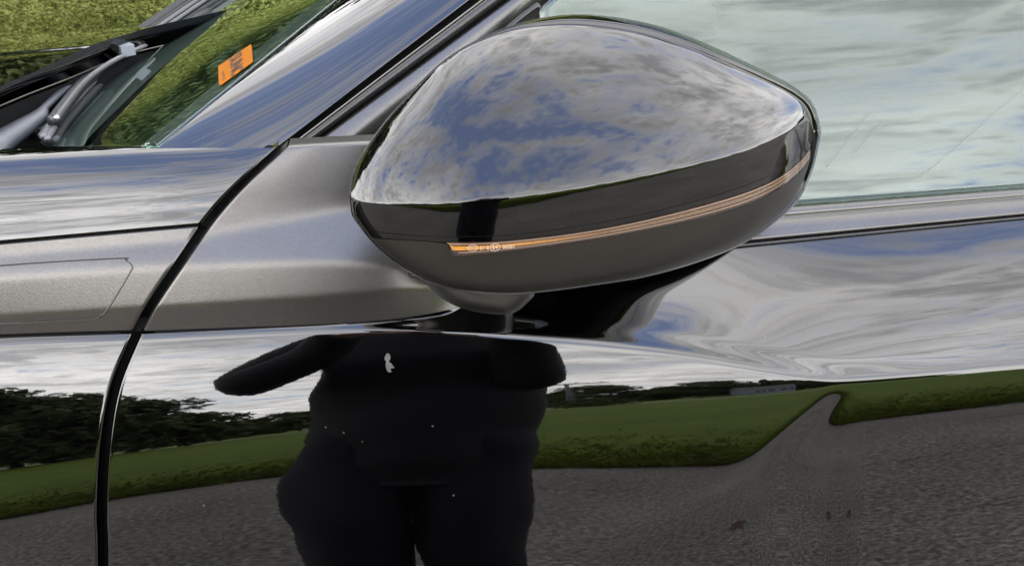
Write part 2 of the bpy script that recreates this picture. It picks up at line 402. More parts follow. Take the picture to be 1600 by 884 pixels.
# far low building, pole, bush, pale car
M['wall_blue'] = simple('pale_blue_cladding', (0.20, 0.23, 0.28), 0.7, noise=0.1, nscale=1.0)
M['roof'] = simple('grey_roof', (0.10, 0.105, 0.11), 0.8, noise=0.1, nscale=1.0)
M['dark_window'] = simple('dark_window', (0.02, 0.025, 0.03), 0.2)
b = empty('long_building', (refl_x(1155, 96), -96, 0)); tag(b, 'long low blue-grey building mirrored at the far right of the door', 'building')
MB().box((0, 0, 1.6), (9.5, 6, 3.2)).build('wall', M['wall_blue'], b, False)
mb = MB(); mb.add([(-5, -3.3, 3.2), (5, -3.3, 3.2), (5, 3.3, 3.2), (-5, 3.3, 3.2), (-5, 0, 4.4), (5, 0, 4.4)], [(0, 1, 5, 4), (2, 3, 4, 5), (0, 4, 3), (1, 2, 5), (3, 2, 1, 0)]); mb.build('roof', M['roof'], b, False)
for k in range(5): MB().box((-3.8+1.9*k, 3.02, 1.7), (1.0, 0.1, 1.1)).build('window', M['dark_window'], b, False)
M['steel'] = simple('galvanised_steel', (0.10, 0.10, 0.11), 0.6)
p = empty('utility_pole', (refl_x(897, 62), -62, 0)); tag(p, 'tall utility pole with a crossbar mirrored beside the dark figure', 'pole')
MB().tube([(0, 0, 0), (0, 0, 7.6)], [0.22, 0.14], 8).build('post', M['steel'], p)
MB().box((0, 0, 7.4), (3.6, 0.18, 0.22)).build('crossbar', M['steel'], p, False)
for k in (-1.5, -0.5, 0.5, 1.5): MB().tube([(k, 0, 7.5), (k, 0, 7.85)], 0.08, 6).build('insulator', M['steel'], p)
V, F = leaf_cloud([(rng.normal(0, .7), rng.normal(0, .7), abs(rng.normal(0.8, .5))) for _ in range(900)], 0.16, 0, rng)
V2, F2 = leaf_cloud([(rng.uniform(-1.0, 1.0), rng.normal(0, .45), rng.uniform(-0.1, 1.7)*(1-0.3*rng.random())) for _ in range(9000)], 0.045, 0, rng)
for i, (bx, by) in enumerate([(-2.75, 5.75), (-1.35, 5.6), (0.1, 5.5), (1.5, 5.6)]):
    ob = empty('evergreen_bush', (bx, by, float(bank_z(np.array(bx), np.array(by)))-0.05)); tag(ob, f'dark evergreen bush on the bank beyond the windscreen, {ORD[i]} from the left', 'bush', 'evergreen bushes on the bank')
    if i == 0: fm = mesh('foliage', V2, F2, M['leaf'], ob, False).data
    else: link(bpy.data.objects.new('foliage', fm), ob)
    MB().tube([(0, 0, -.05), (0.05, 0, 1.2)], [.06, .02], 6).build('stem', M['bark'], ob)
bo = empty('round_bush', (refl_x(917, 47), -47, 0)); tag(bo, 'small round bush on the lawn mirrored in the door', 'bush')
mesh('foliage', V, F, M['leaf'], bo, False); MB().tube([(0, 0, -.05), (0, 0, .7)], [.07, .03], 6).build('stem', M['bark'], bo)

# ================================================================== CAR
car = empty('car', (0.3, 0.9, 0.0)); car_inv = Vector((-0.3, -0.9, 0.0))
tag(car, 'glossy black car with satin graphite trim and a folded door mirror', 'car')
def cpart(o, parent=None):
    """parent a part built in world coordinates to the car or to one of its parts"""
    o.parent = parent or car
    if parent is None: o.matrix_parent_inverse = Matrix.Translation(car_inv)
    else: o.matrix_parent_inverse = Matrix.Identity(4)
    return o
# ---- flank: a surface whose slope is laid down row by row (e = height in degrees of what it mirrors)
PX = np.arange(-900, 2601, 5.0); PY = np.arange(190, 1181, 1.0)
def ext(pts, x):
    """interpolate, going on straight (at half slope) past both ends"""
    (x0, y0), (x1, y1), (x2, y2), (x3, y3) = pts[0], pts[1], pts[-2], pts[-1]; v = lin(pts, x)
    v = v+np.where(x < x0, (x-x0)*(y1-y0)/(x1-x0)*0.8, 0)+np.where(x > x3, (x-x3)*(y3-y2)/(x3-x2)*0.8, 0); return v
def cv(pts, sig=8): return gauss1(ext(pts, PX), sig)
c_hood = cv([(-340, 279), (0, 256), (440, 231), (800, 215)])
c_shut = cv([(-340, 410), (0, 380), (315, 352), (600, 330)])
c_q1 = cv([(-340, 418), (0, 392), (315, 367), (500, 333), (620, 308), (760, 290)])
c_q2 = cv([(-340, 462), (0, 433), (260, 416), (308, 414), (500, 408), (620, 414), (760, 420)])
c_q3 = cv([(-340, 522), (0, 496), (240, 481), (500, 464), (620, 452), (760, 440)])
c_b = cv([(-340, 545), (0, 524), (225, 517), (500, 507), (600, 501), (680, 490), (745, 478), (800, 466)])
c_c = cv([(-340, 560), (0, 537), (200, 530), (300, 524), (500, 515), (600, 514), (700, 516), (900, 533), (1100, 560), (1310, 598), (1600, 574), (1980, 548)], 8)
c_h = cv([(-340, 800), (0, 748), (150, 718), (440, 676), (650, 652), (870, 634), (1100, 624), (1290, 616), (1500, 614), (1980, 610)])
c_g = cv([(-340, 890), (0, 832), (160, 797), (430, 750), (650, 740), (870, 738), (1150, 746), (1300, 760), (1980, 800)])
c_gB = cv([(-340, 700), (1100, 692), (1290, 678), (1600, 656), (1980, 632)])
c_k = cv([(-340, 470), (700, 445), (1000, 402), (1150, 388), (1600, 343), (1980, 305)])
c_e0 = cv([(-340, 27), (600, 25), (1000, 16), (1200, 9), (1290, 3.5), (1350, 6), (1980, 8)], 4)
nP, nR = len(PX), len(PY); c_cs = gauss1(c_c, 26)
gap_pts = [(160, 1180), (161, 884), (159, 800), (164, 700), (179, 610), (206, 540), (236, 480), (290, 400), (332, 340), (382, 285), (447, 226), (475, 200)]
gp = smooth_curve(gap_pts[::-1], 400)
def gap(py): return np.interp(py, gp[:, 1], gp[:, 0])
E = np.zeros((nR, nP))
for j in range(nP):
    px = PX[j]; s, q1, q2, q3, bb, c, h, g, k = (a[j] for a in (c_shut, c_q1, c_q2, c_q3, c_b, c_c, c_h, c_g, c_k))
    hd = c_hood[j]
    wd = sstep(px-gap(PY), -4, 4)              # 0 wing, 1 door
    f_top = np.interp(PY, [hd-45, hd-14, hd+4, hd+0.35*(s-hd), hd+0.6*(s-hd), hd+0.74*(s-hd), hd+0.82*(s-hd), s-2, s+2, s+10, q1+3, q1+16], [165, 150, 84, 46, 25, 19, 30, 15, 30, 22, 28, 66])
    d_top = np.interp(PY, [190, 228, 300, q1-6, q1+12], [30, 26, 20, 24, 66])
    low = np.interp(PY, [q1+16, q2-8, q2+8, q3-3, q3+4, bb-1, bb+2, c-7, c], [68, 60, 16, 12, -34, -38, 40, 84, 48])
    sat = np.where(PY < q1+12, (1-wd)*f_top+wd*d_top, low)
    led = np.interp(PY, [k-60, k, k+0.35*(c_cs[j]-k), k+0.7*(c_cs[j]-k), c-12, c-3, c], [66, 60, 52, 40, 26, 15, 10])
    if px < 1310:
        w2 = float(sstep(px, 1180, 1330))
        led = led*(1) + np.interp(PY, [c-34, c-8, c], [0, 20*(1-w2), 36*(1-w2)])
    led2 = np.interp(PY, [k-60, k, k+0.35*(c_cs[j]-k), c-40, c-10, c-3, c], [52, 44, 46, 58, 62, 48, 42-30*float(sstep(px, 850, 1080))])
    w4 = 1-float(sstep(px, 930, 1380)); led = led*(1-w4)+led2*w4
    wl = float(sstep(px, 640, 770)); upper = (1-wl)*sat+wl*led
    e0 = c_e0[j]
    cb_ = 48-37*float(sstep(px, 850, 1080)); Aprof = np.interp(PY, [c, c+4, h, g, 1180], [cb_, e0, 0, -17, -17-0.085*(1180-g)])
    gB = c_gB[j]; cB = float(ext([(-340, 598), (1310, 598), (1600, 574), (1980, 548)], np.array(px)))
    Bprof = np.interp(PY, [cB-2, cB+2, gB, gB+220, 1180], [9, 0, -17, -44, -56])
    pd = 1310-(PY-598)*1.04; wdt = 4+np.clip((PY-660)/180, 0, 1)*100
    wB = sstep(px-pd, -wdt, wdt)
    dip = -20*np.exp(-((px-pd-14)/16.0)**2)*sstep(PY, 603, 620)*(1-sstep(PY, 665, 740))
    lower = Aprof*(1-wB)+Bprof*wB+dip
    E[:, j] = np.where(PY < c, upper, lower)
E = gauss1(E, 2.6, 0); E = gauss1(E, 1.2, 1)
GX, GY = np.meshgrid(PX, PY); DR = ray(GX, GY)
aa = np.degrees(np.arcsin(-DR[..., 2]/np.linalg.norm(DR, axis=-1)))
PHI = np.radians((aa+E)/2)
NRM = np.stack([np.zeros_like(PHI), -np.cos(PHI), np.sin(PHI)], -1)
nm_ = (NRM[1:]+NRM[:-1])*0.5
inc = np.log(np.sum(DR[:-1]*nm_, -1)/np.sum(DR[1:]*nm_, -1))
lnT = np.concatenate([np.zeros((1, nP)), np.cumsum(inc, 0)])
iref = int(665-190); WANT = -0.055              # the flank runs level along the car at this row
T = np.exp(lnT-lnT[iref][None])*((WANT-CAM[1])/DR[iref, :, 1])[None]
T = gauss1(T, 1.5, 1)
w3 = sstep(c_c[None, :]-PY[:, None], 8, 30)*(1-sstep(PX, 680, 800))[None, :]
T = T*(1-w3)+gauss1(T, 7, 1)*w3
rl = np.clip(0.5*(c_k+gauss1(c_c, 12))-PY[0], 0, nR-2); ri = rl.astype(int); rf = rl-ri; ja = np.arange(nP); Tl = T[ri, ja]*(1-rf)+T[ri+1, ja]*rf
T = T*np.exp(np.log(gauss1(Tl, 30)/Tl)*sstep(PX, 780, 1150))[None]
wgt = sstep(c_c[None, :]-PY[:, None], 4, 38)*sstep(PX, 700, 900)[None, :]
T = T*(1-wgt)+gauss1(T, 24, 1)*wgt
_k = np.arange(0, (nP-1)*5); _j = _k//5; _f = (_k % 5)/5.0            # Catmull-Rom to one column per pixel
_g = lambda o: T[:, np.clip(_j+o, 0, nP-1)]
TF = 0.5*(2*_g(0)+(_g(1)-_g(-1))*_f+(2*_g(-1)-5*_g(0)+4*_g(1)-_g(2))*_f**2+(3*_g(0)-_g(-1)-3*_g(1)+_g(2))*_f**3)
TF = gauss1(gauss1(TF, 2.0, 1), 1.5, 0)
def Tof(px, py):
    u = np.clip(np.asarray(px, float)-PX[0], 0, TF.shape[1]-1.001); v = np.clip(np.asarray(py, float)-PY[0], 0, nR-1.001)
    i = v.astype(int); j = u.astype(int); a = v-i; b_ = u-j
    return TF[i, j]*(1-a)*(1-b_)+TF[i+1, j]*a*(1-b_)+TF[i, j+1]*(1-a)*b_+TF[i+1, j+1]*a*b_
def FS(px, py, back=0.0):
    d = ray(px, py); P = CAM+d*Tof(px, py)[..., None]
    P = P.copy(); P[..., 1] += back; return P
def rows_between(t0, t1, n, dense_ends=True):
    u = np.linspace(0, 1, n); return u
def panel(name, mat, top, bot, left, right, nr, nc, edges='LRTB', parent=None, back=0.0, roll_px=5.0, depth=0.016):
    """piece of the flank between row curves top/bot(px) and column curves left/right(py), with rolled edges"""
    v = np.linspace(0, 1, nr); u = np.linspace(0, 1, nc)
    # rolled edge samples: extra lines at the border
    ex = [0.0, 0.25, 0.55, 0.85, 1.0]; ez = [0.0, 0.0002, 0.0009, 0.0026, 0.005]
    Px = np.zeros((nr, nc)); Py = np.zeros((nr, nc))
    mid = np.array([(top(0.5*(left(400)+right(400)))+bot(0.5*(left(400)+right(400))))/2])
    for it in range(4):
        if it == 0:
            Py[:] = mid
        lft = left(Py); rgt = right(Py); Px = lft+(rgt-lft)*u[None, :]
        tp = top(Px); bt = bot(Px); Py = tp+(bt-tp)*v[:, None]
    P = FS(Px, Py, back)
    # skirts
    def skirt(Pxe, Pye, dx, dy):
        out = []
        for k in range(1, 5): out.append(FS(Pxe+dx*ex[k]*roll_px, Pye+dy*ex[k]*roll_px, back+ez[k]))
        out.append(FS(Pxe+dx*roll_px, Pye+dy*roll_px, back+depth)); return out
    V = [P.reshape(-1, 3)]; F = [q[::-1] for q in grid_faces(nr, nc)]; cnt = nr*nc
    def add_skirt(idx, rings, rev):
        nonlocal cnt
        prev = list(idx)
        for ring in rings:
            V.append(ring.reshape(-1, 3)); cur = list(range(cnt, cnt+len(idx))); cnt += len(idx)
            for a in range(len(idx)-1):
                f = (prev[a], prev[a+1], cur[a+1], cur[a]); F.append(f if rev else f[::-1])
            prev = cur
    I = np.arange(nr*nc).reshape(nr, nc)
    if 'L' in edges: add_skirt(I[:, 0], skirt(Px[:, 0], Py[:, 0], -1, 0), False)
    if 'R' in edges: add_skirt(I[:, -1], skirt(Px[:, -1], Py[:, -1], 1, 0), True)
    if 'T' in edges: add_skirt(I[0], skirt(Px[0], Py[0], 0, -1), True)
    if 'B' in edges: add_skirt(I[-1], skirt(Px[-1], Py[-1], 0, 1), False)
    o = mesh(name, np.concatenate(V), F, mat); return cpart(o, parent)
fr = lambda arr: (lambda px: np.interp(px, PX, arr))
L_ = lambda py: np.full_like(np.asarray(py, float), -890.0); R_ = lambda py: np.full_like(np.asarray(py, float), 2590.0)
gl_ = lambda py: gap(py)-11.0; gr_ = lambda py: gap(py)+10.0
hood_f, shut_f, b_f, k_f = fr(c_hood), fr(c_shut), fr(c_b), fr(c_k)
bottom_f = lambda px: np.full_like(np.asarray(px, float), 1175.0)
dtop = cv([(-340, 550), (240, 521), (500, 509), (620, 500), (690, 487), (745, 473), (800, 446), (1000, 404), (1150, 389), (1600, 344), (1980, 306)], 4)
fender = panel('front_wing', M['paint'], lambda px: b_f(px)+4, bottom_f, L_, gl_, 320, 300, 'R')
panel('wing_top', M['paint'], lambda px: np.interp(px, [-900, -340, 0, 445], [270, 242, 233, 231]), lambda px: shut_f(px)-3.5, L_, gl_, 110, 240, 'RB', roll_px=2.5)
band = panel('wing_trim_band', M['satin'], lambda px: shut_f(px)+4, lambda px: b_f(px)-1, L_, gl_, 110, 170, 'RTB', back=0.0012, roll_px=2.5)
door = panel('door_panel', M['paint'], fr(dtop), bottom_f, gr_, R_, 420, 740, 'L')
panel('door_trim_panel', M['satin'], lambda px: np.full_like(np.asarray(px, float), 232.0)-0.05*(np.asarray(px)-445), lambda px: b_f(px)-1, gr_, lambda py: np.full_like(np.asarray(py, float), 742.0), 170, 110, 'LTB', roll_px=3)
# black seal seen in the shut lines
ry = np.linspace(1175, 240, 160); g0 = gap(ry); sw = 12+14*sstep(ry, 226, 262)
cpart(grid('door_seal', np.stack([FS(g0-sw, ry, 0.017), FS(g0+sw, ry, 0.017)]), M['void']))
hx = np.linspace(-890, 330, 100)
cpart(grid('shut_line_seal', np.stack([FS(hx, shut_f(hx)-12, 0.012), FS(hx, shut_f(hx)+12, 0.012)]), M['void']))
hx = np.linspace(-890, 240, 80)
cpart(grid('trim_seal', np.stack([FS(hx, b_f(hx)-10, 0.010), FS(hx, b_f(hx)+12, 0.010)]), M['void']))
# badge plate let into the band: engraved outline
bp = [(-330, 442), (0, 415), (183, 404), (197, 407), (207, 416), (204, 427), (170, 483), (158, 494), (140, 500), (0, 508), (-330, 529)]
bo_ = smooth_curve(bp, 150)
outer = np.array([FS(p[0], p[1], 0.0) for p in bo_]); cen = np.array([-60, 458.])
def ring(sh, back): 
    q = bo_+(cen-bo_)/np.linalg.norm(cen-bo_, axis=1)[:, None]*sh; return np.array([FS(a, b2, back) for a, b2 in q])
cpart(grid('badge_outline', np.stack([ring(0, 0.0013), ring(0.6, 0.0006), ring(1.6, 0.0004), ring(2.6, 0.0008), ring(3.2, 0.0013)]), M['satin_dark']), None)

# ---- window sill trim and side glass
sx = np.linspace(640, 2590, 130)
glass_b = lambda px: ext([(640, 362), (1230, 318), (1600, 290), (1975, 262)], np.asarray(px, float))
def strip_rows(name, mat, fracs, yoffs, top, bot, ybase, parent=None, flip=False):
    rows = []
    for f, yo in zip(fracs, yoffs):
        py = bot(sx)+(top(sx)-bot(sx))*f
        P = at_y(sx, py, ybase+yo); rows.append(P)
    return cpart(grid(name, np.stack(rows), mat, flip=flip), parent)
kb = FS(sx, k_f(sx)+1)[:, 1]
sill_bot = lambda px: k_f(px)+0.5
strip_rows('sill_seal', M['rubber'], [-0.04, 0.0, 0.03, 0.10, 0.135, 0.16], [0.01, 0.004, 0.0025, 0.003, 0.006, 0.02], glass_b, sill_bot, kb)
strip_rows('window_sill_trim', M['satin'], [0.15, 0.15, 0.165, 0.20, 0.24, 0.30, 0.50, 0.62, 0.66, 0.69, 0.72, 0.80, 0.90, 0.93, 0.95], [0.02, 0.003, 0.001, 0.0005, 0.002, 0.003, 0.0085, 0.013, 0.016, 0.0165, 0.016, 0.0175, 0.021, 0.024, 0.035], glass_b, sill_bot, kb)
gy0 = kb+0.024
GTILT = R(26)
rows = []
nrw = 60; uu = np.linspace(0, 1, 120)
gnorm = np.array([0.0, -math.cos(GTILT), math.sin(GTILT)])
for i in range(nrw):
    f = i/(nrw-1); py0 = 345+(-260-345)*f
    x0 = 846+max(0.0, 14-py0)*1.22 if py0 < 60 else 838
    gx = x0+(2590-x0)*uu
    py = np.minimum(py0, 1e9)+(glass_b(gx)+3-345)*(1-f)
    bz = at_y(gx, glass_b(gx), np.interp(gx, sx, gy0))
    d = ray(gx, py); t = ((bz-CAM)@gnorm)/(d@gnorm); P = CAM+d*t[:, None]
    P[:, 1] += 0.30*np.maximum(0, P[:, 2]-bz[:, 2])**2     # slight curvature
    rows.append(P)
cpart(grid('side_window', np.stack(rows), M['glass'], solid=0.004))

# ---- windscreen, pillar and frame mouldings
base_px = smooth_curve([(80, 229), (90, 212), (105, 190), (150, 140), (200, 98), (262, 54), (330, 8), (420, -50), (560, -135)], 60)
edge_px = smooth_curve([(249, 228), (262, 217), (390, 114), (530, 0), (600, -56), (680, -120), (800, -217)], 60)
b_t = (0.985-CAM[2])/ray(base_px[:, 0], base_px[:, 1])[:, 2]
e_y = 0.14+(0.26-0.14)*(228-edge_px[:, 1])/228.0; e_t = (e_y-CAM[1])/ray(edge_px[:, 0], edge_px[:, 1])[:, 1]
_sf = np.linspace(-0.05, 1.05, 100); _sq = base_px[None]+(edge_px-base_px)[None]*_sf[:, None, None]
_st = b_t[None]+(e_t-b_t)[None]*_sf[:, None]-0.06*(np.clip(_sf, 0, 1)*(1-np.clip(_sf, 0, 1)))[:, None]     # slightly domed
def on_screen(px, py, lift=0.0):
    px = np.atleast_1d(np.asarray(px, float)); py = np.atleast_1d(np.asarray(py, float)); out = []; jj = np.arange(60.)
    I2 = lambda A, j: np.array([np.interp(j, jj, A[:, 0]), np.interp(j, jj, A[:, 1])])
    for a, b2 in zip(px.ravel(), py.ravel()):
        k = int(np.argmin((_sq[..., 0]-a)**2+(_sq[..., 1]-b2)**2)); f, j = _sf[k//60], float(k % 60)
        Q = lambda f, j: I2(base_px, j)+(I2(edge_px, j)-I2(base_px, j))*f
        for it in range(6):
            q = Q(f, j); r_ = np.array([a, b2])-q; Jm = np.stack([(Q(f+.01, j)-q)/.01, (Q(f, j+.2)-Q(f, j-.2))/.4], 1)
            st_ = np.linalg.solve(Jm, r_); f += st_[0]; j = min(max(j+st_[1], 0.2), 58.8)
        bt_, et_ = np.interp(j, jj, b_t), np.interp(j, jj, e_t); t = bt_+(et_-bt_)*f-0.06*f*(1-f)
        out.append(CAM+ray(a, b2)*(t-lift))
    out = np.array(out); return out[0] if len(out) == 1 else out
def screen_row(f, lift):
    q = base_px+(edge_px-base_px)*f; t = b_t+(e_t-b_t)*f-0.06*f*(1-f)-lift
    return CAM+ray(q[:, 0], q[:, 1])*t[:, None]
def screen_strip(name, mat, f0, f1, n, lift=0.0, solid=0.0, f_is_px=False):
    rows = []
    for f in np.linspace(f0, f1, n):
        rows.append(screen_row(f, lift))
    return cpart(grid(name, np.stack(rows), mat, solid=solid, flip=True))
screen_strip('windscreen', M['windscreen'], 0.0, 0.985, 40, 0.0, 0.004)
M['frit'] = simple('black_frit', (0.006, 0.006, 0.006), 0.5)
screen_strip('windscreen_border', M['frit'], 0.84, 0.99, 6, -0.006)
o = screen_strip('lower_screen_border', M['frit'], 0.0, 0.30, 6, -0.006)
def bar(name, mat, lines, ys0, ys1, n=30, ext=0.30, parent=None, e_lo=0.06):
    """long moulding: each line is ((px,py) low end, (px,py) high end) with its depth y at both ends"""
    rows = []
    for (a, b2), y0, y1 in zip(lines, ys0, ys1):
        f = np.linspace(-e_lo, 1+ext, n); px = a[0]+(b2[0]-a[0])*f; py = a[1]+(b2[1]-a[1])*f
        rows.append(at_y(px, py, y0+(y1-y0)*f))
    return cpart(grid(name, np.stack(rows), mat, flip=True), parent)
def between(la, lb, f): return (tuple(np.array(la[0])+(np.array(lb[0])-np.array(la[0]))*f), tuple(np.array(la[1])+(np.array(lb[1])-np.array(la[1]))*f))
wy0, wy1 = 0.142, 0.262
LA = ((243, 232), (528, 0)); LB = ((441, 227), (737, 0))
fs = [-0.03, 0.0, 0.02, 0.05, 0.1, 0.18, 0.28, 0.4, 0.52, 0.64, 0.75, 0.85, 0.93, 0.97, 0.99, 1.0]
yB0, yB1 = 0.135, 0.20
def pil_y(f, a, b2): # convex section
    return a+(b2-a)*(math.sin(min(1, max(0, f))*math.pi/2)**0.8)
pil = bar('windscreen_pillar', M['paint'], [between(LA, LB, f) for f in fs], [pil_y(f, wy0, yB0)+(0.02 if f < 0 else 0)+(0.012 if f == 1 else 0) for f in fs], [pil_y(f, wy1, yB1)+(0.02 if f < 0 else 0)+(0.012 if f == 1 else 0) for f in fs], 40)
LC = ((456, 225), (752, 0)); LD = ((461, 225), (757, 0)); LE = ((491, 222), (794, 0)); LF = ((604, 205), (860, 0))
bar('pillar_seal', M['void'], [between(LB, LC, -0.4), between(LB, LC, 1.4)], [0.148, 0.148], [0.215, 0.215], e_lo=0.14)
fx, fy = np.meshgrid(np.linspace(395, 500, 4), np.linspace(196, 262, 4)); cpart(grid('pillar_foot_filler', at_y(fx, fy, 0.165+(262-fy)*0.0003), M['void']))  # added dark sheet blacking out the open gap at the pillar foot
bar('bright_strip', M['chrome_edge'], [LC, between(LC, LD, .5), LD], [0.128, 0.1265, 0.128], [0.193, 0.1915, 0.193])
M['frame_dark'] = mk_satin('dark_frame_moulding', (0.05, 0.048, 0.045), 0.38)
fs2 = [0, .06, .3, .6, .85, .93, 1.0]; yo = [.012, .003, .0, .001, .005, .009, .02]
bar('frame_moulding', M['frame_dark'], [between(LD, LE, f) for f in fs2], [0.127+a for a in yo], [0.192+a for a in yo])
fs3 = [0, .03, .08, .25, .5, .75, .88, .95, 1.0]; yo = [.016, .004, .001, .0, .001, .005, .010, .016, .03]
bar('mirror_frame_trim', M['satin'], [between(LE, LF, f) for f in fs3], [0.128+a for a in yo], [0.193+a for a in yo])
LG = ((612, 205), (868, 0)); LH = ((700, 205), (960, 0))
# small fixed corner of the frame behind the mirror
def at_yv(p, y): return at_y(p[0], p[1], y)
cq = smooth_curve([(770, 70), (800, 40), (836, 12), (843, 10), (845, 16), (841, 60), (838, 90)], 30)
cc_ = cq.mean(0)
ringa = at_y(cq[:, 0], cq[:, 1], 0.158); ringb = at_y(*(cq+(cc_-cq)*0.1).T, 0.156); ringc = at_y(*(cq+(cc_-cq)*0.14).T, 0.158); ringd = at_y(*(cq+(cc_-cq)*0.98).T, 0.158)
cpart(grid('corner_seal', np.stack([ringa+np.array([0, .01, 0]), ringa, ringb, ringc]), M['rubber']))
cpart(grid('corner_trim', np.stack([ringc, ringd]), M['satin']))

# ---- cabin: dark shell behind the glass, dashboard
cx = [-0.75, 2.2]
mb = MB(); mb.box((0.75, 0.95, 0.55), (2.9, 1.3, 0.03)); mb.box((0.95, 1.62, 0.75), (2.5, 0.03, 0.45)); mb.box((2.2, 0.9, 0.95), (0.03, 1.4, 0.8)); mb.box((1.25, 0.92, 1.40), (1.9, 1.0, 0.03))
o = cpart(mb.build('cabin_shell', M['interior'], None, False))
DZ = -0.055
b3 = screen_row(0.0, 0.0); rows = []
for f in np.linspace(0, 1, 16):
    P = b3.copy(); P[:, 0] += 0.02+0.48*f; P[:, 2] = 0.958+0.014*math.sin(f*3.1)-0.03*np.clip(0.25-b3[:, 1], 0, 1)+(-0.25*max(0, f-0.8)); rows.append(P)
dash = cpart(grid('dashboard', np.stack(rows), M['dash']))
M['vent'] = simple('vent_slat_plastic', (0.06, 0.065, 0.065), 0.4)
v0 = at_z(316, 108, 0.985); v1 = at_z(386, 40, 0.985)
for i in range(11):
    f = i/10; p = v0+(v1-v0)*f; q = at_z(316+70*f+28-8*f, 108-68*f-5-6*f, 0.985)
    dirv = Vector(q-p); mb = MB(); mb.tube([Vector(p), Vector(q)], 0.0022, 6, ref=(0, 0, 1)); cpart(mb.build('vent_slat', M['vent']))

# ---- bonnet (hood) rear part
he = smooth_curve([(-420, 330), (-200, 232), (0, 135), (94, 94), (200, 47), (319, 18), (430, -6), (560, -30)], 220)
HZ = 1.03
edge3 = at_z(he[:, 0], he[:, 1], HZ); e9 = edge3[-1]
edge3 = np.concatenate([edge3, smooth_curve([e9, e9+np.array([.03, .15, 0]), e9+np.array([.02, .4, 0]), e9+np.array([-.06, .75, 0]), e9+np.array([-.25, 1.0, 0])], 60)[1:]])
hx_dir = np.array([-1.0, 0.0, -0.035])
ds = [0.0, 0.002, 0.006, 0.02, 0.05, 0.1, 0.16, 0.22, 0.3, 0.4, 0.5, 0.65, 0.8, 0.95, 1.1]
rows = [edge3+np.array([0.0025, 0, -0.004])]
for d in ds:
    P = edge3+hx_dir*d; P[:, 2] += -0.0025*math.exp(-d/0.002)
    yy = edge3[:, 1]
    # a fine crease runs along the bonnet, the far side falls away from it
    cr = 0.62-0.05*d
    P[:, 2] += 0.0022*sstep(yy, cr-0.012, cr)-0.0022*sstep(yy, cr+0.004, cr+0.012)-0.045*yy-0.055*np.clip(yy-0.45, 0, 3)**2
    rows.append(P)
eu = edge3+np.stack([np.zeros(len(edge3)), np.zeros(len(edge3)), -0.045*edge3[:, 1]-0.055*np.clip(edge3[:, 1]-0.45, 0, 3)**2], -1)
cpart(grid('bonnet_underside', np.stack([eu+np.array([0.008, 0, -0.06]), eu+np.array([0.005, 0, -0.02]), eu+np.array([0.003, 0, -0.0045])]), M['void']))
hood = cpart(grid('bonnet', np.stack(rows), M['paint']))
cpart(MB().tube([tuple(p+np.array([0.0035, 0, -0.001])) for p in eu], 0.0011, 6).build('bonnet_edge_lip', M['chrome_edge']), None)
# plenum under the bonnet edge
rows = [edge3+np.array([-0.03, 0, -0.012]), edge3+np.array([-0.03, 0, -0.07]), edge3+np.array([0.12, 0, -0.075]), edge3+np.array([0.5, 0, -0.09])]
cpart(grid('scuttle_tray', np.stack(rows), M['plastic'], smooth=False))
Zc = 0.965
def zc(px, py, z=Zc): return tuple(at_z(float(px), float(py), z))
# cowl mouldings that follow the screen base
def cowl_strip(name, off, z, rad, mat, f0=0.05, f1=0.9, sq=(1, .6)):
    q = base_px[int(60*f0):int(60*f1)]; dirn = np.gradient(q, axis=0); nn = np.stack([-dirn[:, 1], dirn[:, 0]], -1); nn /= np.linalg.norm(nn, axis=1)[:, None]
    q = q-nn*off if nn[0, 0] > 0 else q+nn*off
    return cpart(MB().tube([zc(a, b2, z) for a, b2 in q], rad, 8, sq=sq).build(name, mat))
cowl_strip('cowl_moulding', 4, 0.984, 0.010, M['plastic'])
M['rib'] = simple('grey_rib', (0.07, 0.072, 0.075), 0.4)
cowl_strip('cowl_rib', 11, 0.992, 0.0035, M['rib'])
cowl_strip('cowl_rib', 18, 0.992, 0.004, M['rib'])
cowl_strip('cowl_rib', 23, 0.990, 0.003, M['plastic'])
cowl_strip('cowl_seal', 28, 0.974, 0.010, M['plastic'])
wip = cpart(MB().tube([zc(-60, 268, 0.985), zc(0, 222, .99), zc(62, 182, .995), zc(68, 170, 1.0), zc(92, 147, 1.0), zc(138, 104, 1.002), zc(150, 98, 1.004)], [.020, .017, .011, .005, .005, .004, .004], 12, sq=(1, .55)).build('wiper_arm', M['wiper']))
cpart(MB().tube([zc(148, 100, 1.004), zc(165, 92, 1.006), zc(178, 83, 1.006), zc(190, 80, 1.006)], [.006, .008, .008, .010], 10, sq=(1, .7)).build('arm_hook', M['plastic']), wip)
q0, q1_ = Vector(zc(186, 78, 1.01)), Vector(zc(203, 76, 1.012))
cpart(MB().box((q0+q1_)/2, (0.016, 0.022, 0.012), Matrix.Rotation(R(35), 3, 'Z')).build('blade_clip', simple('grey_clip', (0.16, 0.17, 0.18), .4), None, False), wip)
blade = cpart(MB().tube([zc(a, b2, 0.998) for a, b2 in smooth_curve([(84, 190), (100, 168), (130, 131), (165, 104), (200, 86), (240, 67), (275, 50), (330, 18)], 40)], [.010]+[.009]*38+[.006], 8, sq=(.7, .8)).build('wiper_blade', M['plastic']))
cpart(MB().tube([zc(a, b2, 1.006) for a, b2 in smooth_curve([(88, 186), (104, 164), (133, 128), (168, 101), (202, 83), (242, 64), (277, 47)], 40)], .0032, 8).build('blade_spine', simple('spine_metal', (.25, .25, .25), .35, metal=.9)), blade)
mb = MB()
for a, b2, s in ((10, 158, .045), (60, 168, .03), (92, 140, .03), (205, 66, .03)):
    c = zc(a, b2, .955); mb = MB().box(c, (s, s*.7, .02), Matrix.Rotation(R(30), 3, 'Z')); ob = cpart(mb.build('plenum_bracket', M['wiper'], None, False))
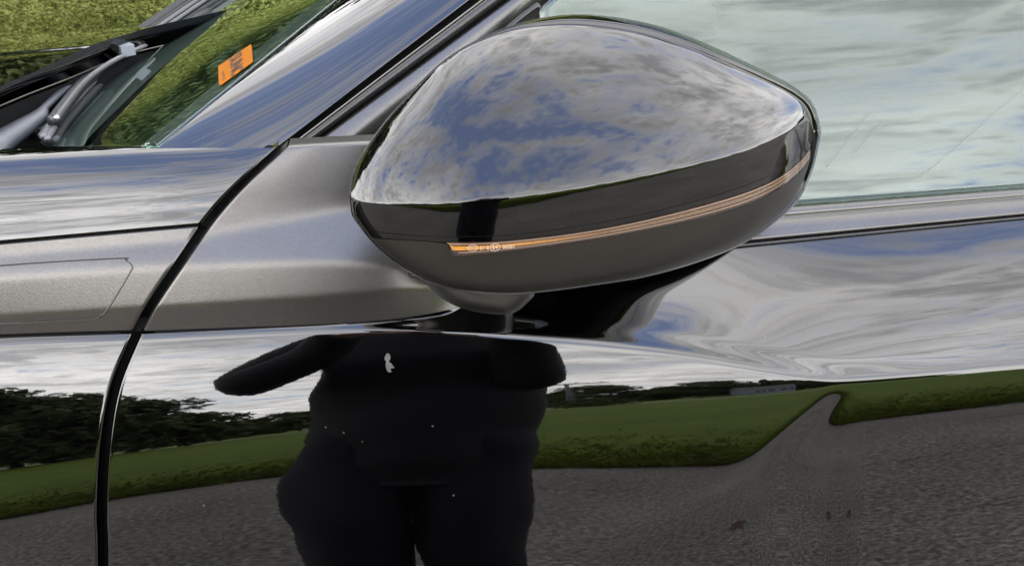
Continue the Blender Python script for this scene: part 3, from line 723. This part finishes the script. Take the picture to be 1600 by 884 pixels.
cpart(MB().tube([zc(84, 150, .972), zc(100, 130, .978), zc(112, 118, .98), zc(150, 104, .98)], [.02, .018, .012, .008], 8, sq=(1, .5)).build('linkage_lever', M['plastic']))

# ---- folded door mirror
def ax(pts): return np.array(pts, float)
cap_top = ax([(548, 303), (552, 278), (562, 252), (600, 196), (640, 151), (690, 101), (740, 70), (800, 49), (860, 41), (920, 42), (1000, 54), (1060, 72), (1130, 100), (1200, 131), (1240, 152), (1261, 172), (1272, 205)])
cap_bot = ax([(548, 306), (550, 326), (554, 340), (575, 368), (600, 393), (640, 422), (690, 445), (740, 455), (800, 458), (860, 453), (920, 445), (1000, 432), (1080, 410), (1150, 383), (1200, 351), (1240, 312), (1262, 262), (1272, 212)])
eq = ax([(548, 304), (600, 268), (700, 238), (850, 222), (1000, 204), (1150, 186), (1240, 182), (1272, 207)])
seam1 = ax([(548, 305.5), (552, 330), (560, 350), (600, 363), (700, 369), (800, 366), (950, 345), (1100, 310), (1200, 275), (1250, 240), (1272, 210)])
seam2 = ax([(548, 305.8), (553, 338), (575, 366), (600, 372), (690, 378), (800, 375), (950, 355), (1100, 320), (1200, 286), (1256, 246), (1272, 210.7)])
lensb = ax([(548, 305.9), (553, 338.5), (575, 366.5), (600, 373), (694, 380), (704, 394), (716, 401), (800, 393), (950, 371), (1100, 340), (1200, 305), (1259, 258), (1272, 211.4)])
_rc = {}
def row(c, px):
    k = id(c)
    if k not in _rc: _rc[k] = smooth_curve(c, 600)
    q = _rc[k]; return np.interp(px, q[:, 0], q[:, 1])
MX0, MX1 = 548.0, 1272.0; MXC = 850.0
crs = ax([(548, 304.5), (556, 313), (600, 317), (700, 317), (850, 300), (1000, 274), (1150, 239), (1225, 208), (1260, 186), (1272, 209)])
def m_t(px):     # distance along the ray of the parting plane of the mirror
    u_ = (np.asarray(px, float)-548)/724; y = -0.110+0.012*u_+0.028*u_*u_; d = ray(px, 250.0)
    return (y-CAM[1])/d[..., 1]
# section of the housing: angle of the surface against the line of sight, above and below the crease
_v = np.linspace(0, 1, 400)
_ru = np.interp(_v, [0, .02, .25, .6, .85, .97, 1], [4, 9, 15, 29, 42, 49, 56]); _IU = np.concatenate([[0], np.cumsum(np.tan(np.radians(_ru[1:])))/399])
_rl = np.interp(_v, [0, .04, .40, .42, .7, .9, 1], [-7, -23, -34, -35, -49, -65, -80]); _IL = np.concatenate([[0], np.cumsum(-np.tan(np.radians(_rl[1:])))/399])
MB_ = 0.072
def m_end(px):
    hl = 322+112*sstep(px, 620, 1080); t = np.clip(np.abs(px-MXC)/hl, 0, 1)
    return np.sqrt(np.maximum(0, 1-t**2.0))
def m_depth(px, py):
    px = np.asarray(px, float); py = np.asarray(py, float); px, py = np.broadcast_arrays(px, py)
    tp, bt, q = row(cap_top, px), row(cap_bot, px), row(crs, px)
    up_ = (q-tp)*0.60/FPX; dn_ = (bt-q)*0.60/FPX
    wu = np.clip((q-py)/np.maximum(q-tp, .01), 0, 1); wd_ = np.clip((py-q)/np.maximum(bt-q, .01), 0, 1)
    return m_t(px)-MB_*m_end(px)+np.where(py < q, np.interp(wu, _v, _IU)*up_, np.interp(wd_, _v, _IL)*dn_)
def mpt(px, py, lift=0.0):
    px = np.asarray(px, float); py = np.asarray(py, float)
    d = ray(px, py); t = m_depth(px, py)-lift
    return CAM+d*t[..., None]
nu = 160
uu = 0.5-0.5*np.cos(np.linspace(0, math.pi, nu)); mpx = MX0+(MX1-MX0)*uu
def mpatch(name, mat, ca, cb, nv, lift=0.0, px=None, parent=None, lipa=0.0, lipb=0.0, end_dense=True, solid=0.0):
    px = mpx if px is None else px
    v = 0.5-0.5*np.cos(np.linspace(0, math.pi, nv)) if end_dense else np.linspace(0, 1, nv)
    A, B = ca(px), cb(px); rows = []
    if lipa: rows += [mpt(px, A+0.6, lift-lipa), mpt(px, A+0.2, lift-0.0012)]
    for k in v:
        rows.append(mpt(px, A+(B-A)*k, lift))
    if lipb: rows += [mpt(px, B+0.5, lift-0.0007), mpt(px, B+0.9, lift-0.0018), mpt(px, B+1.0, lift-lipb)]
    return cpart(grid(name, np.stack(rows), mat, flip=True), parent)
rc = lambda c, o=0.0: (lambda px: row(c, px)+o)
# rear bezel and body behind the parting line = the mirror itself
out_px = np.concatenate([np.stack([mpx, row(cap_top, mpx)], -1), np.stack([mpx[::-1], row(cap_bot, mpx[::-1])], -1)[1:-1]])
cenm = np.array([900., 250.])
th = np.arctan2(-(out_px[:, 1]-cenm[1]), out_px[:, 0]-cenm[0])
def offs(amount):
    q = np.roll(out_px, -2, 0)-np.roll(out_px, 2, 0); nn = np.stack([q[:, 1], -q[:, 0]], -1); nn /= np.maximum(1e-6, np.linalg.norm(nn, axis=1))[:, None]
    sgn = np.sign(((out_px-cenm)*nn).sum(1)).mean(); return out_px+nn*sgn*amount[:, None]
rimw = 3.0+17.0*np.clip(np.sin(th+0.25)+0.15, 0, 1)*sstep(out_px[:, 0], 700, 950)
rimw = gauss1(rimw, 3)
m_out = m_depth(out_px[:, 0], out_px[:, 1])
def mring(a, back): 
    q = offs(a); d = ray(q[:, 0], q[:, 1]); return CAM+d*(m_out+back)[:, None]
rings = [mring(rimw*0-1.5, -0.001), mring(rimw*0-2.0, 0.004), mring(rimw*0.25, 0.006), mring(rimw*.45, .004), mring(rimw*.62, 0.009), mring(rimw*.9, 0.018), mring(rimw*1.0, 0.030), mring(rimw*.95, 0.046), mring(rimw*.8-1, 0.064), mring(rimw*.6-4, 0.076), mring(rimw*.2-12, 0.080), mring(rimw*0-60, 0.078)]
mirror = cpart(grid('side_mirror', np.stack(rings), M['cap'], wrap=True, flip=True))
tag(mirror, 'folded gloss black door mirror with a satin lower shell')
mg = mring(rimw*0-40, 0.0795)
cpart(mesh('mirror_glass', mg, [tuple(range(len(mg)))], simple('mirror_silver', (.8, .8, .8), .02, metal=1.0)), mirror)
cpart(mpatch('mirror_cap', M['cap'], rc(cap_top), rc(seam1), 140, 0.0008, lipb=0.006, parent=mirror), mirror)
cpart(mpatch('gloss_band', M['cap'], rc(seam1, 1.0), rc(seam2), 14, -0.0006, lipb=0.003, parent=mirror), mirror)
cpart(mpatch('lower_shell', M['satin_dark'], rc(lensb, 0.6), rc(cap_bot), 50, 0.0, lipa=0.003, parent=mirror), mirror)
lpx = np.linspace(685, 1266, 150)
# indicator: dark backing, light pipes and amber diffuser
M['ind_dark'] = simple('indicator_backing', (0.03, 0.022, 0.02), 0.2)
def mk_amber():
    m, t, b_ = material('amber_diffuser'); c = coords(t)
    n = t.noise(c, 700.0, 3.0, 0.7)
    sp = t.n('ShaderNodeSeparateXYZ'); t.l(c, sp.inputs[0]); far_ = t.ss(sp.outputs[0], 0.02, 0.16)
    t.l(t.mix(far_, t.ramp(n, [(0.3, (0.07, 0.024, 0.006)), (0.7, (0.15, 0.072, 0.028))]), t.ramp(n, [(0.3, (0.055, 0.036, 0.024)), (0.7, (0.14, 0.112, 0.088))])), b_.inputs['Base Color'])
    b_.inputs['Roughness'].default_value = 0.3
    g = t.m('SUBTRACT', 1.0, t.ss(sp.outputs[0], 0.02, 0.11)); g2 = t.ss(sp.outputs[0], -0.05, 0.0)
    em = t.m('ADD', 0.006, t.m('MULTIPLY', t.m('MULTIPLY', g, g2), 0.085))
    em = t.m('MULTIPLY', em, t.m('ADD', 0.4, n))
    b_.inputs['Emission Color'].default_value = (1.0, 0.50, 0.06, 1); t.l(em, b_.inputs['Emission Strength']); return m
M['amber'] = mk_amber()
M['pipe'] = simple('clear_light_pipe', (0.10, 0.07, 0.055), 0.18)
b_p = M['pipe'].node_tree.nodes['Principled BSDF']; b_p.inputs['Emission Color'].default_value = (1, .72, .52, 1); b_p.inputs['Emission Strength'].default_value = 0.03
S2 = lambda px: row(seam2, px); LBt = lambda px: row(lensb, px)
def lfrac(f): return lambda px: S2(px)+1.2+(LBt(px)-0.6-S2(px)-1.2)*f
cpart(mpatch('indicator_backing', M['ind_dark'], lfrac(-.08), lfrac(1.06), 8, -0.0014, px=lpx, parent=mirror), mirror)
p2 = np.linspace(699, 1264, 150)
cpart(mpatch('upper_light_pipe', M['pipe'], lfrac(.04), lfrac(.16), 5, 0.0002, px=p2, parent=mirror), mirror)
cpart(mpatch('amber_strip', M['amber'], lfrac(.26), lfrac(.56), 6, -0.0004, px=p2, parent=mirror), mirror)
cpart(mpatch('lower_light_pipe', M['pipe'], lfrac(.68), lfrac(.78), 5, 0.0002, px=np.linspace(716, 1262, 150), parent=mirror), mirror)
def mk_clear():
    return mk_glass('clear_indicator_lens', (0.97, 0.90, 0.84))
cpart(mpatch('indicator_lens', mk_clear(), lfrac(-.02), lfrac(1.0), 8, 0.0009, px=lpx, parent=mirror), mirror)
# approval marks moulded on the lens
M['mark'] = simple('moulded_mark', (0.35, 0.27, 0.22), 0.4)
bm_ = M['mark'].node_tree.nodes['Principled BSDF']
def text_mesh(name, body, size, mat, place, parent, bold=0.0):
    """place(x, y) maps text metres to world points"""
    cu = bpy.data.curves.new(name, 'FONT'); cu.body = body; cu.size = size; cu.align_x = 'CENTER'; cu.align_y = 'CENTER'; cu.offset = bold
    to = bpy.data.objects.new(name, cu); COL.objects.link(to); dg = bpy.context.evaluated_depsgraph_get()
    me = bpy.data.meshes.new_from_object(to.evaluated_get(dg)); COL.objects.unlink(to); bpy.data.objects.remove(to)
    for v in me.vertices: v.co = Vector(place(v.co.x, v.co.y))
    me.materials.clear(); me.materials.append(mat); me.name = name
    o = bpy.data.objects.new(name, me); COL.objects.link(o); return cpart(o, parent)
def lens_place(cx0, cy0, slope=-0.055):
    return lambda x, y: mpt(np.array(cx0+x), np.array(cy0-y+slope*x), 0.0014)
for (body, cx0, cy0, sz) in (('01 B', 757, 387.6, 8.0), ('00081', 795, 385.5, 8.0), ('CCC', 738.5, 387.5, 6.5), ('E4', 773.5, 386.5, 8.5)):
    text_mesh('approval_mark', body, sz, M['mark'], lens_place(cx0, cy0), mirror, 0.15)
for cx0, cy0, rx, ry in ((738.5, 387.5, 8.5, 5.2), (773.5, 386.5, 8.0, 6.2)):
    th_ = np.linspace(0, 2*math.pi, 40, endpoint=False)
    rr_ = [mpt(cx0+np.cos(th_)*rx*k, cy0+np.sin(th_)*ry*k-0.055*np.cos(th_)*rx, np.array(0.0014)) for k in (1.0, 0.86)]
    cpart(grid('approval_ring', np.stack(rr_, 1).transpose(1, 0, 2), M['mark'], wrap=True), mirror)
# foot of the mirror
fo = smooth_curve([(655, 428), (668, 446), (690, 466), (720, 481), (755, 489), (790, 491), (808, 486), (822, 475), (836, 457), (830, 435), (760, 425), (700, 420)], 72, True)
fc = np.array([748., 458.])
def foot_ring(k, y, dy=0.0): q = fc+(fo-fc)*k+np.array([0, dy]); return at_y(q[:, 0], q[:, 1], y)
fr_ = [foot_ring(k, -0.068-0.030*math.sqrt(max(0, 1-k**2.4))) for k in (0.02, 0.25, 0.45, 0.6, 0.72, 0.82, 0.9, 0.95, 0.98, 1.0)]+[foot_ring(0.99, -0.062, -4), foot_ring(0.95, -0.04, -20), foot_ring(0.88, -0.01, -42), foot_ring(0.7, 0.02, -60)]
cpart(grid('mirror_foot', np.stack(fr_), M['satin'], wrap=True, flip=True), mirror)

# ---- windscreen sticker
M['sticker'] = simple('orange_sticker', (0.17, 0.052, 0.0012), 0.8, spec=0.1)
ns_ = M['sticker'].node_tree.nodes['Principled BSDF']
st = smooth_curve([(341, 108), (341, 104), (345, 101), (388, 72), (391, 70.5), (393, 72), (395, 94), (394, 98), (390, 101), (350, 130), (345, 133), (342, 130)], 60, True)
sticker = cpart(mesh('parking_sticker', [on_screen(a, b2, 0.0015) for a, b2 in st], [tuple(range(len(st)))], M['sticker'], smooth=False))
tag(sticker, 'orange permit sticker with black letters')
ex_, ey_ = np.array([2.0, 24.0])/13.0, np.array([29., -20.])     # reading direction (down), letter height
def stick_place(c0): return lambda x, y: on_screen(c0[0]+ex_[0]*x+0.78*y, c0[1]+ex_[1]*x-0.56*y, 0.0017)
M['ink'] = simple('black_ink', (0.004, 0.002, 0.001), 0.6)
def sticker_text(body, c0, sz, hs, mat):
    # letters stretched along their height
    return text_mesh('sticker_lettering', body, sz, mat, (lambda x, y: on_screen(c0[0]+0.10*x+0.82*hs*y, c0[1]+1.0*x-0.57*hs*y, 0.0028)), sticker, 0.2)
sticker_text('SUNC', (368, 101), 10.5, 3.0, M['ink'])
sticker_text('VISITORS', (348.5, 118), 3.2, 1.2, simple('sticker_small_print', (0.08, 0.02, 0.002), .6))

# ---- marks on the door
M['dropping'] = simple('dried_drop', (0.045, 0.045, 0.042), 0.8, noise=.4, nscale=300)
def blob(pts, back=-0.0006): 
    q = smooth_curve(pts, 24, True); return cpart(mesh('dried_drop', [FS(a, b2, back) for a, b2 in q], [tuple(range(24))], M['dropping'], smooth=False), None)
blob([(603, 553), (607, 551), (610, 556), (609, 562), (605, 565), (601, 560)])
blob([(603, 565), (609, 565), (613, 569), (616, 574), (610, 575), (612, 580), (606, 580), (603, 573)])
M['scratch'] = simple('glass_scratch', (0.5, 0.55, 0.52), 0.6)

# ================================================================== PHOTOGRAPHER (seen only as a reflection)
def skin_mesh(name, joints, bones, mat, parent=None, sub=2, root=None):
    me = bpy.data.meshes.new(name); keys = list(joints); ix = {k: i for i, k in enumerate(keys)}
    me.from_pydata([joints[k][0] for k in keys], [(ix[a], ix[b2]) for a, b2 in bones], [])
    o = bpy.data.objects.new(name, me); link(o, parent)
    o.modifiers.new('skin', 'SKIN'); md = o.modifiers.new('sub', 'SUBSURF'); md.levels = sub; md.render_levels = sub
    for i, k in enumerate(keys):
        r = joints[k][1]; r = (r, r) if not isinstance(r, tuple) else r
        me.skin_vertices[0].data[i].radius = r; me.skin_vertices[0].data[i].use_root = (k == (root or keys[0]))
    bpy.context.view_layer.update(); dg = bpy.context.evaluated_depsgraph_get()
    nm = bpy.data.meshes.new_from_object(o.evaluated_get(dg)); o.modifiers.clear(); o.data = nm
    nm.materials.clear(); nm.materials.append(mat)
    for p in nm.polygons: p.use_smooth = True
    return o
M['skin'] = simple('skin', (0.42, 0.26, 0.19), 0.5, noise=.08, nscale=30)
M['jacket'] = simple('black_jacket', (0.008, 0.009, 0.011), 0.85, noise=.3, nscale=25)
M['trousers'] = simple('dark_trousers', (0.007, 0.008, 0.012), 0.9, noise=.3, nscale=25)
M['boots'] = simple('black_boots', (0.01, 0.01, 0.01), 0.5)
M['hair'] = simple('dark_hair', (0.02, 0.014, 0.01), 0.6)
PYB = -1.10
person = empty('person', (0.03, PYB, 0)); person.scale = (0.84, 1.0, 1.0); tag(person, 'person in dark jacket and loose trousers photographing, mirrored in the door', 'person')
ch = Vector(CAM)-Vector((0.03, PYB, 0))          # the hands meet behind the lens
hz = ch.z-0.02; hy = ch.y-0.035
J = {'pelvis': ((0, 0, .93), (.13, .10)), 'waist': ((0, 0, 1.08), (.12, .09)), 'chest': ((0, 0.0, 1.26), (.13, .10)), 'neckb': ((0, 0.0, 1.43), (.075, .07)), 'neck': ((0, .02, 1.50), (.052, .055)), 'jaw': ((0, .045, 1.565), (.062, .072)), 'head': ((0, .035, 1.66), (.076, .093)), 'crown': ((0, .02, 1.74), (.055, .065)),
     'shl': ((-.16, 0, 1.36), .06), 'shr': ((.15, 0, 1.36), .06), 'ell': ((-.325, .11, 1.15), .034), 'elr': ((.19, .11, 1.08), .034), 'fal': ((-.21, .20, 1.22), .03), 'far': ((.18, .2, 1.2), .03), 'wrl': ((-.135, hy-.01, hz-.042), .024), 'wrr': ((.14, hy-.01, hz-.06), .024), 'pal': ((-.085, hy-.005, hz), (.022, .036)), 'par': ((.085, hy-.005, hz-.02), (.022, .036)),
     'hpl': ((-.10, 0, .86), .095), 'hpr': ((.10, 0, .86), .095), 'knl': ((-.165, .03, .49), .06), 'knr': ((.06, .03, .49), .06), 'anl': ((-.18, -.02, .09), .042), 'anr': ((.055, -.02, .09), .042), 'tol': ((-.20, .14, .035), (.045, .03)), 'tor': ((.075, .14, .035), (.045, .03))}
BN = [('pelvis', 'waist'), ('waist', 'chest'), ('chest', 'neckb'), ('neckb', 'neck'), ('neck', 'jaw'), ('jaw', 'head'), ('head', 'crown'), ('chest', 'shl'), ('chest', 'shr'), ('shl', 'ell'), ('shr', 'elr'), ('ell', 'fal'), ('fal', 'wrl'), ('elr', 'far'), ('far', 'wrr'), ('wrl', 'pal'), ('wrr', 'par'), ('pelvis', 'hpl'), ('pelvis', 'hpr'), ('hpl', 'knl'), ('hpr', 'knr'), ('knl', 'anl'), ('knr', 'anr'), ('anl', 'tol'), ('anr', 'tor')]
# fingers close on the phone edges, thumbs in front of the screen
for sd, pk, sx_ in (('l', 'pal', -1), ('r', 'par', 1)):
    b0 = np.array(J[pk][0])
    for i, (dz_, ln) in enumerate(((.030, .9), (.011, 1.0), (-.008, .95), (-.026, .78))):
        a_ = b0+np.array([-sx_*.012, .018, dz_]); c_ = b0+np.array([-sx_*.035*ln, .026, dz_]); d_ = b0+np.array([-sx_*.055*ln, .018, dz_*0.9])
        for nm, pt, r in (('a', a_, .009), ('b', c_, .0085), ('c', d_, .0075)): J[f'{sd}f{i}{nm}'] = (tuple(pt), r)
        BN += [(pk, f'{sd}f{i}a'), (f'{sd}f{i}a', f'{sd}f{i}b'), (f'{sd}f{i}b', f'{sd}f{i}c')]
    for nm, pt, r in (('a', b0+np.array([-sx_*.015, -.022, .018]), .011), ('b', b0+np.array([-sx_*.04, -.03, .022]), .009)): J[f'{sd}t{nm}'] = (tuple(pt), r)
    BN += [(pk, f'{sd}ta'), (f'{sd}ta', f'{sd}tb')]
skin_mesh('body', J, BN, M['skin'], person, 2, 'pelvis')
def rings(spec, seed, n=40, amp=0.0045):
    r = np.random.default_rng(seed); ph_ = r.uniform(0, 6.28, 8); V = []; zs = [q[2] for q in spec]
    zz = np.linspace(zs[0], zs[-1], 46); sp = np.array(spec); o = np.argsort(sp[:, 2]); sp = sp[o]
    for z in zz:
        cx_, cy_, rx_, ry_ = (np.interp(z, sp[:, 2], sp[:, i]) for i in (0, 1, 3, 4))
        for j in range(n):
            th2 = 2*math.pi*j/n
            w = 1+amp/0.2*(math.sin(th2*3+z*11+ph_[0])+0.7*math.sin(th2*4-z*17+ph_[1])+0.8*math.sin(z*26+ph_[2]+2*math.sin(th2+ph_[3])))
            V.append((cx_+math.cos(th2)*rx_*w, cy_+math.sin(th2)*ry_*w, z))
    F = grid_faces(46, n, 0, True); F.append(tuple(range(n))); F.append(tuple(45*n+j for j in range(n))[::-1]); return V, F
mb = MB(); mb.add(*rings([(-.03, .0, .54, .175, .155), (-.02, 0, .66, .205, .17), (-.005, 0, .80, .228, .17), (0.01, 0, .92, .236, .17), (0.02, 0, 1.05, .236, .16), (0.025, .005, 1.22, .232, .16), (0.015, 0, 1.36, .20, .13), (0, 0, 1.42, .15, .11), (0, .01, 1.50, .085, .085)], 3))
mb.tube(smooth_curve([(-.14, 0, 1.37), (-.23, .02, 1.30), (-.335, .11, 1.14), (-.21, .20, 1.22), (-.145, hy-.02, hz-.045)], 24).tolist(), np.interp(np.linspace(0, 1, 24), [0, .3, .5, .8, 1], [.088, .074, .062, .052, .045]).tolist(), 14)
mb.tube(smooth_curve([(.14, 0, 1.37), (.18, .02, 1.28), (.195, .10, 1.06), (.18, .2, 1.2), (.155, hy-.02, hz-.065)], 24).tolist(), np.interp(np.linspace(0, 1, 24), [0, .3, .5, .8, 1], [.09, .082, .075, .062, .048]).tolist(), 14)
mb.build('jacket', M['jacket'], person)
mb = MB()
for sx_, hx_, sd in ((-.18, -.115, 5), (.055, .085, 6)): mb.add(*rings([(sx_, -.01, .06, .095, .115), (sx_, 0, .2, .108, .12), (sx_, .02, .42, .122, .13), (hx_, 0, .70, .136, .14), (hx_*.7, 0, .95, .13, .13)], sd, 30, 0.007))
mb.build('trousers', M['trousers'], person)
for sx_ in (-.185, .06): skin_mesh('shoe', {'h': ((sx_, -.05, .055), (.045, .05)), 'm': ((sx_*1.04, .06, .05), (.05, .042)), 't': ((sx_*1.1, .17, .04), (.045, .032))}, [('h', 'm'), ('m', 't')], M['boots'], person, 2)
skin_mesh('hair', {'a': ((0, -.02, 1.70), (.088, .09)), 'b': ((0, .03, 1.745), (.07, .07)), 'c': ((0, -.055, 1.62), (.065, .05))}, [('a', 'b'), ('a', 'c')], M['hair'], person, 2)
for sx_ in (-1, 1):
    skin_mesh('ear', {'a': ((sx_*.078, .02, 1.64), .012), 'b': ((sx_*.086, .012, 1.67), .013)}, [('a', 'b')], M['skin'], person, 1)
    skin_mesh('eye', {'a': ((sx_*.03, .118, 1.655), .011), 'b': ((sx_*.036, .117, 1.655), .010)}, [('a', 'b')], simple('eye_dark', (.05, .04, .04), .2), person, 1)
skin_mesh('nose', {'a': ((0, .125, 1.655), .010), 'b': ((0, .143, 1.618), .015)}, [('a', 'b')], M['skin'], person, 1)
skin_mesh('mouth', {'a': ((-.022, .114, 1.585), .007), 'm': ((0, .12, 1.585), .009), 'b': ((.022, .114, 1.585), .007)}, [('a', 'm'), ('m', 'b')], simple('lips', (.3, .12, .1), .5), person, 1)
ph = empty('phone', tuple(CAM-fw*0.02)); tag(ph, 'dark phone held up in both hands of the mirrored person', 'phone')
rot = Matrix((rt, up, -fw)).transposed()
MB().box(rot @ Vector((0.055, -0.02, 0.005)), (0.150, 0.072, 0.008), rot).build('phone_body', M['plastic'], ph, False)
MB().tube([rot @ Vector((0, 0, 0.0)), rot @ Vector((0, 0, .006))], .008, 12).build('phone_lens', M['dark_window'], ph)


M['streak'] = simple('dry_water_streak', (0.11, 0.12, 0.115), 0.7)
for (a, b2), (c2, d2) in (((1290, 262), (1366, 170)), ((1335, 238), (1384, 186)), ((1436, 278), (1600, 140))):
    q = np.linspace(0, 1, 12); xx = a+(c2-a)*q; yy = b2+(d2-b2)*q
    bz = at_y(xx, glass_b(xx), np.interp(xx, sx, gy0)); d = ray(xx, yy); tt = ((bz-CAM)@gnorm)/(d@gnorm); P = CAM+d*tt[:, None]
    P[:, 1] += 0.30*np.maximum(0, P[:, 2]-bz[:, 2])**2-0.0006
    o = np.stack([P, P+np.array([0.0007, 0, 0.0])]); cpart(grid('glass_streak', o, M['streak']))

# ---- dead leaf on the asphalt, mirrored low in the door
lp = [(0, -.024), (.008, -.014), (.016, -.008), (.012, .002), (.018, .010), (.008, .014), (0, .028), (-.008, .014), (-.018, .010), (-.012, .002), (-.016, -.008), (-.008, -.014)]
lv = [(a*1.3, b2*1.3, 0.003+0.010*(abs(a)/0.018)**2+0.006*abs(b2)/0.028) for a, b2 in lp]+[(0, 0, 0.003)]
lf = [(i, (i+1) % 12, 12) for i in range(12)]
leaf = mesh('fallen_leaf', lv, lf, simple('dead_leaf', (0.055, 0.012, 0.008), 0.6, noise=.3, nscale=80), smooth=False, solid=0.0006)
leaf.location = (0.745, -1.156, 0.002); leaf.rotation_euler[2] = 1.2; leaf.scale = (1.3, 1.3, 1.0)
tag(leaf, 'dark red dead leaf lying on the asphalt, mirrored low in the door', 'leaf')
